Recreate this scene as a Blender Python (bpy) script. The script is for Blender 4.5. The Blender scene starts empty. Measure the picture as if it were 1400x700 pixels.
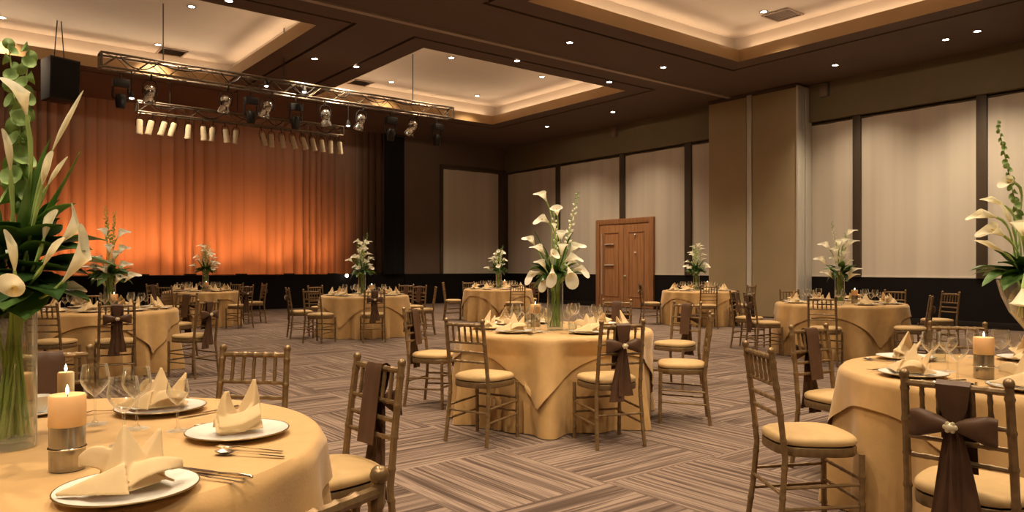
import bpy, bmesh, math, random
from mathutils import Vector, Matrix
rnd = random.Random(7)
SC = bpy.context.scene
COL = SC.collection
sin, cos, pi, rad = math.sin, math.cos, math.pi, math.radians

# ------------------------------------------------------------------ camera, light, exposure
F_PX, Y0, EYE = 1012.0, 365.0, 1.28
YAW = rad(51.9)
CA, SA = cos(YAW), sin(YAW)


def W(lat, d, z=0.0):
    """camera-plan (right, forward) metres -> room coordinates"""
    return Vector((CA * d + SA * lat, SA * d - CA * lat, z))


def P(x, y, z):
    """photograph pixel on the horizontal plane z"""
    d = F_PX * (EYE - z) / (y - Y0)
    return W((x - 700) / F_PX * d, d, z)


def PD(x, y, d):
    """photograph pixel at forward distance d"""
    return W((x - 700) / F_PX * d, d, EYE - (y - Y0) * d / F_PX)


def on_u(x, u):
    """room v where the pixel column x meets the plane u"""
    t = (x - 700) / F_PX
    d = u / (CA + SA * t)
    return SA * d - CA * t * d


def on_v(x, v):
    t = (x - 700) / F_PX
    d = v / (SA - CA * t)
    return CA * d + SA * t * d


cam = bpy.data.cameras.new('camera')
cam.sensor_width = 36
cam.lens = F_PX / 1400 * 36
cam.shift_y = 15 / 1400
cam.clip_start = 0.05
camo = bpy.data.objects.new('camera', cam)
camo.location = (0, 0, EYE)
camo.rotation_euler = (pi / 2, 0, -math.atan2(CA, SA))
COL.objects.link(camo)
SC.camera = camo

world = bpy.data.worlds.new('world')
SC.world = world
world.use_nodes = True
world.node_tree.nodes['Background'].inputs[0].default_value = (1, .75, .5, 1)
world.node_tree.nodes['Background'].inputs[1].default_value = 0.05
SC.view_settings.view_transform = 'Standard'
SC.view_settings.look = 'None'
SC.view_settings.gamma = 1
SC.view_settings.use_curve_mapping = False
SC.view_settings.exposure = 0.22
SC.cycles.use_denoising = True
SC.cycles.caustics_reflective = False
SC.cycles.caustics_refractive = False
SC.cycles.max_bounces = 10
SC.cycles.diffuse_bounces = 4
SC.cycles.glossy_bounces = 3
SC.cycles.transparent_max_bounces = 24
SC.cycles.sample_clamp_indirect = 3.0

COVE_W = 2.9          # watts per metre of cove strip
DOWN_W = 340.0         # watts of one recessed downlight
UPLIGHT_W = 190.0      # watts of one stage uplight
WARM = (1.0, .78, .53)
COVE = (1.0, .71, .44)
ORANGE = (1.0, .27, .065)


# ------------------------------------------------------------------ materials
def mat(name, base, rough=.6, metal=0., var=0., vscale=8., stretch=None, bump=0., bscale=60., sheen=0., spec=.5, sub=0., coords='Object', detail=3.):
    m = bpy.data.materials.new(name)
    m.use_nodes = True
    nt = m.node_tree
    b = nt.nodes['Principled BSDF']
    b.inputs['Base Color'].default_value = (*base, 1)
    b.inputs['Roughness'].default_value = rough
    b.inputs['Metallic'].default_value = metal
    b.inputs['Specular IOR Level'].default_value = spec
    if sheen:
        b.inputs['Sheen Weight'].default_value = sheen
        b.inputs['Sheen Roughness'].default_value = .4
    if sub:
        b.inputs['Subsurface Weight'].default_value = sub
        b.inputs['Subsurface Radius'].default_value = (.02, .012, .006)
        b.inputs['Subsurface Scale'].default_value = 1.0
    if var or bump:
        tc = nt.nodes.new('ShaderNodeTexCoord')
        mp = nt.nodes.new('ShaderNodeMapping')
        nt.links.new(tc.outputs[coords], mp.inputs[0])
        if stretch:
            mp.inputs['Scale'].default_value = stretch
    if var:
        n = nt.nodes.new('ShaderNodeTexNoise')
        n.inputs['Scale'].default_value = vscale
        n.inputs['Detail'].default_value = detail
        nt.links.new(mp.outputs[0], n.inputs['Vector'])
        r = nt.nodes.new('ShaderNodeValToRGB')
        r.color_ramp.elements[0].position = .3
        r.color_ramp.elements[1].position = .7
        r.color_ramp.elements[0].color = (*[max(0, c * (1 - var)) for c in base], 1)
        r.color_ramp.elements[1].color = (*[min(1, c * (1 + var)) for c in base], 1)
        nt.links.new(n.outputs['Fac'], r.inputs[0])
        nt.links.new(r.outputs[0], b.inputs['Base Color'])
    if bump:
        n2 = nt.nodes.new('ShaderNodeTexNoise')
        n2.inputs['Scale'].default_value = bscale
        n2.inputs['Detail'].default_value = 2
        nt.links.new(mp.outputs[0], n2.inputs['Vector'])
        bp = nt.nodes.new('ShaderNodeBump')
        bp.inputs['Strength'].default_value = bump
        bp.inputs['Distance'].default_value = .01
        nt.links.new(n2.outputs['Fac'], bp.inputs['Height'])
        nt.links.new(bp.outputs[0], b.inputs['Normal'])
    return m


def emis(name, col, strength):
    m = bpy.data.materials.new(name)
    m.use_nodes = True
    b = m.node_tree.nodes['Principled BSDF']
    b.inputs['Base Color'].default_value = (*col, 1)
    b.inputs['Emission Color'].default_value = (*col, 1)
    b.inputs['Emission Strength'].default_value = strength
    return m


def thin_glass(name, tint=(.97, .98, .96), ior=1.5, boost=1.0, rim_light=.85):
    m = bpy.data.materials.new(name)
    m.use_nodes = True
    nt = m.node_tree
    nt.nodes.clear()
    out = nt.nodes.new('ShaderNodeOutputMaterial')
    t = nt.nodes.new('ShaderNodeBsdfTransparent')
    t.inputs[0].default_value = (*tint, 1)
    g = nt.nodes.new('ShaderNodeBsdfGlossy')
    g.inputs['Roughness'].default_value = .04
    g.inputs['Color'].default_value = (1, 1, 1, 1)
    lw = nt.nodes.new('ShaderNodeLayerWeight')
    lw.inputs['Blend'].default_value = .5
    pw = nt.nodes.new('ShaderNodeMath')
    pw.operation = 'POWER'
    pw.inputs[1].default_value = 2.4
    mul = nt.nodes.new('ShaderNodeMath')
    mul.operation = 'MULTIPLY_ADD'
    mul.inputs[1].default_value = .75 * boost
    mul.inputs[2].default_value = ((ior - 1) / (ior + 1)) ** 2
    mul.use_clamp = True
    mx = nt.nodes.new('ShaderNodeMixShader')
    df = nt.nodes.new('ShaderNodeBsdfDiffuse')
    df.inputs[0].default_value = (.9, .88, .8, 1)
    tl = nt.nodes.new('ShaderNodeBsdfTranslucent')
    tl.inputs[0].default_value = (.9, .88, .8, 1)
    ad = nt.nodes.new('ShaderNodeMixShader')
    nt.links.new(df.outputs[0], ad.inputs[1])
    nt.links.new(tl.outputs[0], ad.inputs[2])
    m2 = nt.nodes.new('ShaderNodeMixShader')
    p2 = nt.nodes.new('ShaderNodeMath')
    p2.operation = 'POWER'
    p2.inputs[1].default_value = 3.6
    s2 = nt.nodes.new('ShaderNodeMath')
    s2.operation = 'MULTIPLY'
    s2.inputs[1].default_value = rim_light  # pale colour mixed in at grazing edges, standing in for refracted light
    nt.links.new(lw.outputs['Facing'], p2.inputs[0])
    nt.links.new(p2.outputs[0], s2.inputs[0])
    nt.links.new(s2.outputs[0], m2.inputs[0])
    nt.links.new(lw.outputs['Facing'], pw.inputs[0])
    nt.links.new(pw.outputs[0], mul.inputs[0])
    nt.links.new(mul.outputs[0], mx.inputs[0])
    nt.links.new(t.outputs[0], mx.inputs[1])
    nt.links.new(g.outputs[0], mx.inputs[2])
    nt.links.new(mx.outputs[0], m2.inputs[1])
    nt.links.new(ad.outputs[0], m2.inputs[2])
    nt.links.new(m2.outputs[0], out.inputs[0])
    return m


def petal_mat(name, base, trans, fac, **kw):
    """cloth-thin plant tissue: diffuse surface that also lets light through"""
    m = mat(name, base, **kw)
    nt = m.node_tree
    b, out = nt.nodes['Principled BSDF'], nt.nodes['Material Output']
    t = nt.nodes.new('ShaderNodeBsdfTranslucent')
    t.inputs[0].default_value = (*trans, 1)
    mx = nt.nodes.new('ShaderNodeMixShader')
    mx.inputs[0].default_value = fac
    nt.links.new(b.outputs[0], mx.inputs[1])
    nt.links.new(t.outputs[0], mx.inputs[2])
    nt.links.new(mx.outputs[0], out.inputs[0])
    return m


def carpet_mat():
    m = bpy.data.materials.new('striped_carpet')
    m.use_nodes = True
    nt = m.node_tree
    L = nt.links.new
    N = nt.nodes.new
    b = nt.nodes['Principled BSDF']
    b.inputs['Roughness'].default_value = .95
    b.inputs['Specular IOR Level'].default_value = .1
    tc = N('ShaderNodeTexCoord')
    mp = N('ShaderNodeMapping')
    mp.inputs['Location'].default_value = (-.15, -.1, 0)
    L(tc.outputs['Object'], mp.inputs[0])
    sep = N('ShaderNodeSeparateXYZ')
    L(mp.outputs[0], sep.inputs[0])

    def M(op, a, bb=None):
        n = N('ShaderNodeMath')
        n.operation = op
        for i, v in enumerate((a, bb)):
            if v is None:
                continue
            if isinstance(v, (int, float)):
                n.inputs[i].default_value = v
            else:
                L(v, n.inputs[i])
        return n.outputs[0]
    fx = M('FLOOR', sep.outputs[0])
    fy = M('FLOOR', sep.outputs[1])
    par = M('FLOORED_MODULO', M('ADD', fx, fy), 2.0)
    cell = M('ADD', M('MULTIPLY', fx, 17.3), M('MULTIPLY', fy, 41.7))

    def stripes(across, along, sc, det):
        c = N('ShaderNodeCombineXYZ')
        L(M('MULTIPLY', across, sc), c.inputs[0])
        L(M('ADD', M('MULTIPLY', along, .55), cell), c.inputs[1])
        n = N('ShaderNodeTexNoise')
        n.noise_dimensions = '2D'
        n.inputs['Scale'].default_value = 1
        n.inputs['Detail'].default_value = det
        n.inputs['Roughness'].default_value = .7
        L(c.outputs[0], n.inputs['Vector'])
        return n.outputs['Fac']
    sa = stripes(sep.outputs[1], sep.outputs[0], 27., 2.)
    sb = stripes(sep.outputs[0], sep.outputs[1], 27., 2.)
    mix = N('ShaderNodeMix')
    L(par, mix.inputs[0])
    L(sa, mix.inputs[2])
    L(sb, mix.inputs[3])
    r = N('ShaderNodeValToRGB')
    cr = r.color_ramp
    cols = [(.34, (.070, .047, .037)), (.45, (.128, .089, .071)), (.53, (.160, .114, .092)), (.60, (.265, .195, .152)), (.68, (.180, .130, .104))]
    cr.elements[0].position, cr.elements[0].color = cols[0][0], (*cols[0][1], 1)
    cr.elements[1].position, cr.elements[1].color = cols[-1][0], (*cols[-1][1], 1)
    for p, c in cols[1:-1]:
        e = cr.elements.new(p)
        e.color = (*c, 1)
    L(mix.outputs[0], r.inputs[0])
    fn = N('ShaderNodeTexNoise')
    fn.inputs['Scale'].default_value = 160
    L(tc.outputs['Object'], fn.inputs['Vector'])
    hs = N('ShaderNodeHueSaturation')
    L(M('ADD', M('MULTIPLY', fn.outputs['Fac'], .5), .75), hs.inputs['Value'])
    L(r.outputs[0], hs.inputs['Color'])
    L(hs.outputs[0], b.inputs['Base Color'])
    bp = N('ShaderNodeBump')
    bp.inputs['Strength'].default_value = .5
    bp.inputs['Distance'].default_value = .006
    L(mix.outputs[0], bp.inputs['Height'])
    L(bp.outputs[0], b.inputs['Normal'])
    return m


M = dict(
    carpet=carpet_mat(),
    soffit=mat('dark_brown_ceiling_paint', (.125, .080, .058), .7, var=.06, vscale=1.2),
    plaster=mat('cream_ceiling_plaster', (.47, .39, .315), .8, var=.05, vscale=.9),
    ochre=mat('ochre_cove_fascia', (.30, .175, .07), .6, var=.05, vscale=2),
    olive=mat('olive_wall_paint', (.19, .15, .085), .75, var=.05, vscale=1.5),
    pocket=mat('olive_vinyl_panel', (.42, .335, .20), .6, var=.05, vscale=1.0),
    brownwall=mat('brown_wall_paint', (.155, .108, .08), .75, var=.06, vscale=1.5),
    dado=mat('black_dado_panel', (.008, .0052, .0048), .8, var=.15, vscale=2, spec=.2),
    darktrim=mat('dark_bronze_mullion', (.075, .052, .033), .5, var=.08, vscale=3),
    alu=mat('brushed_aluminium_trim', (.72, .70, .63), .35, .15, var=.08, vscale=3, stretch=(1, 1, .05)),
    blind=mat('beige_blind_fabric', (.69, .62, .525), .9, var=.10, vscale=2.3, stretch=(1, 1, .02), bump=.03, bscale=200),
    curtain=mat('stage_curtain_cloth', (.36, .27, .225), .85, var=.10, vscale=3, stretch=(1, 1, .04), sheen=.2),
    blackcloth=mat('black_stage_drape', (.004, .0035, .0035), .95, var=.2, vscale=6),
    blackmetal=mat('black_painted_metal', (.018, .016, .015), .45, .3, var=.15, vscale=20),
    blackcab=mat('black_speaker_paint', (.008, .006, .0055), .7, var=.15, vscale=20),
    woodred=mat('reddish_door_veneer', (.44, .215, .095), .42, var=.22, vscale=5, stretch=(3, 3, .22), spec=.4),
    woodredd=mat('darker_door_frame_veneer', (.38, .18, .08), .42, var=.2, vscale=6, stretch=(3, 3, .25)),
    cloth=mat('gold_satin_cloth', (.53, .325, .128), .62, var=.06, vscale=14, bump=.06, bscale=120, sheen=.15),
    over=mat('gold_overlay_cloth', (.56, .345, .138), .6, var=.06, vscale=14, bump=.06, bscale=120, sheen=.25),
    napkin=mat('pale_gold_napkin_linen', (.64, .465, .25), .75, var=.04, vscale=30, bump=.05, bscale=400, sheen=.2),
    chair=mat('antique_gold_lacquer', (.235, .150, .070), .32, .45, var=.22, vscale=30),
    chaird=mat('antique_gold_lacquer_frame', (.20, .127, .060), .36, .4, var=.2, vscale=30),
    cushion=mat('gold_seat_fabric', (.48, .315, .135), .7, var=.05, vscale=20, bump=.05, bscale=300, sheen=.1),
    sash=mat('brown_satin_sash', (.092, .047, .026), .45, var=.16, vscale=9, bump=.05, bscale=60, sheen=.04, spec=.3),
    pearl=mat('cream_pearl_brooch', (.72, .62, .42), .3, .2, var=.1, vscale=80),
    china=mat('white_glazed_china', (.74, .72, .66), .18, var=.02, vscale=10),
    goldrim=mat('gilded_plate_edge', (.35, .26, .13), .3, .8, var=.1, vscale=20),
    silver=mat('polished_silver', (.80, .74, .64), .18, 1., var=.06, vscale=40),
    steel=mat('brushed_steel_holder', (.36, .34, .31), .24, 1., var=.12, vscale=60, stretch=(1, 1, .05)),
    wax=mat('peach_candle_wax', (.86, .56, .28), .5, var=.05, vscale=12, sub=.5),
    waxpale=mat('cream_candle_wax', (.86, .72, .46), .5, var=.05, vscale=12, sub=.4),
    flame=emis('candle_flame', (1., .80, .48), 14.),
    wick=mat('charred_wick', (.02, .015, .01), .9, var=.2, vscale=90),
    glass=thin_glass('clear_glassware', (.965, .965, .95), 1.5, 1.15),
    vase=thin_glass('clear_vase_glass', (.955, .965, .95), 1.55, 1.2),
    water=thin_glass('vase_water', (.94, .96, .93), 1.33, .5, .1),
    ice=mat('thick_vase_base', (.60, .60, .55), .1, .5, var=.3, vscale=40),
    petal=petal_mat('white_calla_petal', (.92, .87, .68), (.95, .90, .66), .42, rough=.55, var=.05, vscale=18),
    petalw=petal_mat('ivory_flower_petal', (.95, .93, .82), (.96, .94, .78), .4, rough=.55, var=.05, vscale=30),
    spadix=mat('yellow_spadix', (.75, .52, .12), .7, var=.15, vscale=120),
    stem=mat('green_flower_stem', (.36, .50, .15), .5, var=.22, vscale=14),
    leaf=petal_mat('dark_green_leaf', (.045, .105, .026), (.12, .26, .03), .22, rough=.36, var=.35, vscale=11),
    leafm=petal_mat('mid_green_leaf', (.12, .23, .055), (.22, .42, .06), .28, rough=.42, var=.3, vscale=14),
    bell=petal_mat('fresh_green_bell', (.30, .44, .15), (.42, .62, .18), .2, rough=.5, var=.25, vscale=30),
    truss=mat('dull_metal_truss', (.20, .165, .125), .35, .8, var=.15, vscale=20),
    parcan=mat('cream_painted_lamp_can', (.66, .55, .37), .5, var=.12, vscale=20),
    chrome=mat('chromed_lamp_body', (.60, .58, .54), .16, .95, var=.08, vscale=15),
    lens=emis('lamp_lens', (1., .84, .60), 9.),
    olens=emis('orange_lamp_lens', (1., .36, .08), .6),
    dlens=emis('downlight_lens', (1., .86, .64), 40.),
    glow=emis('small_white_lamp', (1., .90, .74), 12.),
    ventm=mat('brown_vent_grille', (.23, .155, .105), .6, var=.1, vscale=30),
    wallspk=mat('grey_wall_speaker', (.20, .18, .155), .6, var=.1, vscale=30),
    stagewood=mat('dark_stage_deck', (.03, .022, .018), .6, var=.2, vscale=5),
)


# ------------------------------------------------------------------ mesh helpers
class MB:
    def __init__(s):
        s.v, s.f = [], []

    def add(s, vs, fs):
        o = len(s.v)
        s.v += [tuple(p) for p in vs]
        s.f += [tuple(i + o for i in f) for f in fs]
        return s

    def grid(s, fn, nu, nv, wu=False, wv=False):
        vs = [fn(i / (nu if wu else nu - 1), j / (nv if wv else nv - 1)) for i in range(nu) for j in range(nv)]
        fs = []
        for i in range(nu if wu else nu - 1):
            for j in range(nv if wv else nv - 1):
                a, b = i, (i + 1) % nu
                c, d = j, (j + 1) % nv
                fs.append((a * nv + c, b * nv + c, b * nv + d, a * nv + d))
        return s.add(vs, fs)

    def tube(s, pts, rads, n=8, cap=True):
        pts = [Vector(p) for p in pts]
        if isinstance(rads, (int, float)):
            rads = [rads] * len(pts)
        T = []
        for i in range(len(pts)):
            t = pts[min(i + 1, len(pts) - 1)] - pts[max(i - 1, 0)]
            T.append(t.normalized() if t.length > 1e-9 else Vector((0, 0, 1)))
        ref = Vector((1, 0, 0)) if abs(T[0].x) < .9 else Vector((0, 1, 0))
        nrm = (ref - T[0] * ref.dot(T[0])).normalized()
        vs = []
        for i, p in enumerate(pts):
            nrm = (nrm - T[i] * nrm.dot(T[i]))
            nrm = nrm.normalized() if nrm.length > 1e-6 else T[i].orthogonal().normalized()
            bn = T[i].cross(nrm)
            for k in range(n):
                a = 2 * pi * k / n
                vs.append(p + (nrm * cos(a) + bn * sin(a)) * rads[i])
        fs = [(i * n + k, i * n + (k + 1) % n, (i + 1) * n + (k + 1) % n, (i + 1) * n + k) for i in range(len(pts) - 1) for k in range(n)]
        if cap:
            fs.append(tuple(reversed(range(n))))
            fs.append(tuple((len(pts) - 1) * n + k for k in range(n)))
        return s.add(vs, fs)

    def lathe(s, prof, n=24, c=(0, 0, 0)):
        vs, fs, rows = [], [], []
        for r, z in prof:
            if r < 1e-5:
                rows.append([len(vs)])
                vs.append((c[0], c[1], c[2] + z))
            else:
                rows.append(list(range(len(vs), len(vs) + n)))
                vs += [(c[0] + r * cos(2 * pi * k / n), c[1] + r * sin(2 * pi * k / n), c[2] + z) for k in range(n)]
        for a, b in zip(rows, rows[1:]):
            for k in range(n):
                k2 = (k + 1) % n
                if len(a) == 1 and len(b) == 1:
                    continue
                if len(a) == 1:
                    fs.append((a[0], b[k2], b[k]))
                elif len(b) == 1:
                    fs.append((a[k], a[k2], b[0]))
                else:
                    fs.append((a[k], a[k2], b[k2], b[k]))
        return s.add(vs, fs)

    def box(s, x0, x1, y0, y1, z0, z1):
        v = [(x, y, z) for x in (x0, x1) for y in (y0, y1) for z in (z0, z1)]
        return s.add(v, [(0, 1, 3, 2), (4, 6, 7, 5), (0, 4, 5, 1), (2, 3, 7, 6), (0, 2, 6, 4), (1, 5, 7, 3)])

    def ball(s, c, r, n=8, sc=(1, 1, 1)):
        m = max(4, n // 2 + 1)
        prof = [(r * sin(pi * i / m), -r * cos(pi * i / m)) for i in range(m + 1)]
        t = MB().lathe(prof, n)
        return s.add([(c[0] + p[0] * sc[0], c[1] + p[1] * sc[1], c[2] + p[2] * sc[2]) for p in t.v], t.f)

    def xform(s, mtx):
        s.v = [tuple(mtx @ Vector(p)) for p in s.v]
        return s

    def build(s, name, m, parent=None, smooth=True, bevel=0., angle=40):
        me = bpy.data.meshes.new(name)
        me.from_pydata(s.v, [], s.f)
        if bevel:
            bm = bmesh.new()
            bm.from_mesh(me)
            bmesh.ops.bevel(bm, geom=bm.edges[:], offset=bevel, segments=2, affect='EDGES', profile=.6)
            bm.to_mesh(me)
            bm.free()
        bm = bmesh.new()
        bm.from_mesh(me)
        bmesh.ops.recalc_face_normals(bm, faces=bm.faces[:])
        bm.to_mesh(me)
        bm.free()
        if smooth:
            me.polygons.foreach_set('use_smooth', [True] * len(me.polygons))
            me.set_sharp_from_angle(angle=rad(angle))
        me.materials.append(m)
        o = bpy.data.objects.new(name, me)
        COL.objects.link(o)
        if parent:
            o.parent = parent
        return o


def tag(o, label=None, cat=None, group=None, kind=None):
    for k, v in (('label', label), ('category', cat), ('group', group), ('kind', kind)):
        if v:
            o[k] = v
    return o


def empty(name, loc=(0, 0, 0), rz=0., label=None, cat=None, group=None, kind=None):
    o = bpy.data.objects.new(name, None)
    o.empty_display_size = .1
    o.location = loc
    o.rotation_euler = (0, 0, rz)
    COL.objects.link(o)
    return tag(o, label, cat, group, kind)


KIDS = {}


def kids(o):
    if o.name not in KIDS:
        KIDS[o.name] = [c for c in bpy.data.objects if c.parent == o]
    return KIDS[o.name]


def copy_tree(o, parent=None):
    c = o.copy()
    COL.objects.link(c)
    c.parent = parent
    for ch in kids(o):
        copy_tree(ch, c)
    return c


class Proto:
    """a thing built once; every later place() is a copy of it and of its parts"""

    def __init__(s, make):
        s.make, s.first = make, None

    def hang(s, top, length, tilt, group):
        m = Matrix.Rotation(tilt[1], 3, 'Y') @ Matrix.Rotation(tilt[0], 3, 'X')
        return s.place(Vector(top) - m @ Vector((0, 0, length)), 0, None, group, tilt)

    def place(s, loc, rz=0., label=None, group=None, tilt=None):
        if s.first is None:
            s.first = s.make()
            o = s.first
            s.fresh = True
        else:
            o = copy_tree(s.first)
        o.location = loc
        o.rotation_euler = (tilt[0], tilt[1], rz) if tilt else (0, 0, rz)
        if label:
            o['label'] = label
        if group:
            o['group'] = group
        return o


ORD = 'first second third fourth fifth sixth seventh eighth ninth tenth eleventh twelfth thirteenth fourteenth fifteenth sixteenth seventeenth eighteenth nineteenth twentieth'.split()
ORD += ['twenty-' + w for w in ORD[:9]] + ['thirtieth'] + ['thirty-' + w for w in ORD[:9]] + ['fortieth'] + ['forty-' + w for w in ORD[:9]]
PENDING = {}


def later(o, what, where):
    """the label is written once all of a kind at a place are known: '<what>, <ordinal> from the left <where>'"""
    PENDING.setdefault((what, where), []).append(o)


def screen_x(p):
    d = CA * p.x + SA * p.y
    return (SA * p.x - CA * p.y) / max(d, .05)


def write_labels():
    for (what, where), obs in PENDING.items():
        obs.sort(key=lambda o: screen_x(o.location))
        for i, o in enumerate(obs):
            o['label'] = f'{what} {where}' if len(obs) == 1 else f'{what}, {ORD[i]} from left {where}'


# ------------------------------------------------------------------ room shell
U0, V0, H = 17.2, 22.2, 5.75          # window wall, stage wall, soffit height
UMIN, VMIN = -6.0, -5.0
DADO = 1.04
UP = 6.4                              # raised ceiling inside the trays
LIP = .26


def struct(mb, name, m, parent=None, **kw):
    return tag(mb.build(name, m, parent, **kw), kind='structure' if parent is None else None)


struct(MB().add([(UMIN, VMIN, 0), (U0, VMIN, 0), (U0, V0 + .1, 0), (UMIN, V0 + .1, 0)], [(0, 1, 2, 3)]), 'floor', M['carpet'], smooth=False)

TRAYS = [('mid', 7.9, 13.85, 13.0, 18.65), ('stageleft', -.5, 5.6, 13.0, 18.8), ('near', 7.9, 13.85, 4.0, 9.65), ('nearleft', -.5, 5.6, 4.0, 9.65)]
TRACK_V = 11.8


def ceiling():
    us, vs = {UMIN, U0}, {VMIN, V0, TRACK_V - .05, TRACK_V + .05}
    for _, a, b, c, d in TRAYS:
        us |= {a, b, a - .55, a - .47, b + .55, b + .47}
        vs |= {c, d, c - .55, c - .47, d + .55, d + .47}
    us, vs = sorted(us), sorted(vs)

    def hgt(u, v):
        for _, a, b, c, d in TRAYS:
            if a < u < b and c < v < d:
                return None
        for _, a, b, c, d in TRAYS:
            if a - .55 < u < b + .55 and c - .55 < v < d + .55 and not (a - .47 < u < b + .47 and c - .47 < v < d + .47):
                return H + .05
        return H
    mb = MB()
    Z = {}
    for i in range(len(us) - 1):
        for j in range(len(vs) - 1):
            Z[i, j] = hgt((us[i] + us[i + 1]) / 2, (vs[j] + vs[j + 1]) / 2)
    for (i, j), z in Z.items():
        if z is None:
            continue
        mb.add([(us[i], vs[j], z), (us[i], vs[j + 1], z), (us[i + 1], vs[j + 1], z), (us[i + 1], vs[j], z)], [(0, 1, 2, 3)])
        for di, dj, q in ((1, 0, (us[i + 1], vs[j], us[i + 1], vs[j + 1])), (0, 1, (us[i], vs[j + 1], us[i + 1], vs[j + 1]))):
            z2 = Z.get((i + di, j + dj))
            if z2 is not None and abs(z2 - z) > .001:
                mb.add([(q[0], q[1], z), (q[2], q[3], z), (q[2], q[3], z2), (q[0], q[1], z2)], [(0, 1, 2, 3)])
    struct(mb, 'ceiling', M['soffit'], smooth=False)
    n = 0
    for nm, a, b, c, d in TRAYS:
        n += 1
        o = .40
        up = MB()
        up.add([(a - o, c - o, UP), (b + o, c - o, UP), (b + o, d + o, UP), (a - o, d + o, UP)], [(0, 1, 2, 3)])
        R0 = [(a - o, c - o), (b + o, c - o), (b + o, d + o), (a - o, d + o)]
        for k in range(4):
            p, q = R0[k], R0[(k + 1) % 4]
            up.add([(*p, H + LIP - .03), (*q, H + LIP - .03), (*q, UP), (*p, UP)], [(0, 1, 2, 3)])
        t = empty(f'ceiling_tray', kind='structure')
        up.build('raised_ceiling', M['plaster'], t, smooth=False)
        fa = MB()
        R1 = [(a, c), (b, c), (b, d), (a, d)]
        for k in range(4):
            p, q = R1[k], R1[(k + 1) % 4]
            p0, q0 = R0[k], R0[(k + 1) % 4]
            fa.add([(*p, H), (*q, H), (*q, H + LIP), (*p, H + LIP), (*p0, H + LIP), (*q0, H + LIP), (*p0, H + LIP - .03), (*q0, H + LIP - .03)],
                   [(0, 1, 2, 3), (3, 2, 5, 4)])
        fa.build('fascia', M['ochre'], t, smooth=False)
        # LED strip in the cove
        for (x0, y0, x1, y1) in ((a, c, b, c), (b, c, b, d), (b, d, a, d), (a, d, a, c)):
            mx, my = (x0 + x1) / 2, (y0 + y1) / 2
            nx, ny = mx - (a + b) / 2, my - (c + d) / 2
            l = math.hypot(nx, ny)
            mx, my = mx + nx / l * .30, my + ny / l * .30
            for el, spread, watts in ((80, 180, COVE_W), (9, 46, COVE_W * .75)):
                L = bpy.data.lights.new('cove_strip', 'AREA')
                L.shape = 'RECTANGLE'
                L.size, L.size_y = math.hypot(x1 - x0, y1 - y0), .06
                L.energy = watts * L.size
                L.color = COVE
                L.spread = rad(spread)
                lo = bpy.data.objects.new('cove_strip', L)
                lo.location = (mx, my, H + LIP + .05)
                aim = Vector((-nx / l * cos(rad(el)), -ny / l * cos(rad(el)), sin(rad(el))))
                xd = Vector((x1 - x0, y1 - y0, 0)).normalized()
                zd = -aim
                lo.rotation_euler = Matrix((xd, zd.cross(xd), zd)).transposed().to_euler()
                COL.objects.link(lo)


ceiling()
trk = MB()
trk.box(UMIN, 16.5, TRACK_V - .06, TRACK_V + .06, H - .035, H + .002)
struct(trk, 'trim_1', mat('grey_track_paint', (.42, .34, .27), .5, .1, var=.05, vscale=3), smooth=False)

# right-hand window wall (plane u = U0)
SILL, HEAD = 1.04, 4.80
dd = MB()
dd.box(U0 - .05, U0 + .1, VMIN, V0, 0, DADO)
struct(dd, 'wall_right_dado', M['dado'], smooth=False)
bb = MB()
bb.box(U0 - .075, U0 - .045, VMIN, V0 - .06, 0, .14)
struct(bb, 'baseboard_right', M['blackmetal'], bevel=.006)
hd = MB()
hd.box(U0 - .16, U0 + .1, VMIN, V0, HEAD + .05, H)
struct(hd, 'wall_right', M['olive'], smooth=False)
bk = MB()
bk.add([(U0 + .1, VMIN, 0), (U0 + .1, V0, 0), (U0 + .1, V0, H), (U0 + .1, VMIN, H)], [(0, 1, 2, 3)])
struct(bk, 'wall_right_backing', M['brownwall'], smooth=False)

mull = [(681.7, 692.4), (761.9, 767.0), (849.3, 856.0), (938.2, 947.0), None, (1168, 1178.6), (1336.6, 1351)]
edges = []
nt_ = 1
for q in mull:
    if q is None:
        edges.append(None)
        continue
    va, vb = on_u(q[0], U0), on_u(q[1], U0)
    va, vb = max(va, vb), min(va, vb)
    if q[0] < 690:
        va = V0 - .001
    edges.append((va, vb))
    nt_ += 1
    mu = MB()
    mu.box(U0 - .09, U0 + .05, vb, va, SILL, HEAD + .05)
    struct(mu, f'trim_{nt_}', M['darktrim'], bevel=.008)


def blind(u0, u1, v0, v1, along_v, label, z0=SILL, z1=HEAD):
    """roller blind hanging between mullions, with its bottom bar and its top roller"""
    c = Vector(((u0 + u1) / 2, (v0 + v1) / 2, z0))
    t = empty('roller_blind', c, 0, label, 'window blind', 'roller blinds along the walls')
    ln = (v1 - v0) if along_v else (u1 - u0)
    mb = MB()
    n = max(8, int(ln * 10))

    def fn(a, b):
        s = (a - .5) * ln
        off = .004 * sin(s * 5.3 + 1) + .002 * sin(s * 13)
        z = b * (z1 - z0)
        return (off, s, z) if along_v else (s, off, z)
    mb.grid(fn, n, 2)
    mb.build('fabric', M['blind'], t)
    br = MB()
    rl = MB()
    if along_v:
        br.box(-.014, .014, -ln / 2, ln / 2, -.0, .035)
        rl.tube([(.02, -ln / 2, z1 - z0 - .01), (.02, ln / 2, z1 - z0 - .01)], .03, 12)
    else:
        br.box(-ln / 2, ln / 2, -.014, .014, -.0, .035)
        rl.tube([(-ln / 2, .02, z1 - z0 - .01), (ln / 2, .02, z1 - z0 - .01)], .03, 12)
    br.build('bottom_bar', M['blind'], t, bevel=.004)
    rl.build('roller', M['darktrim'], t)
    return t


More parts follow.
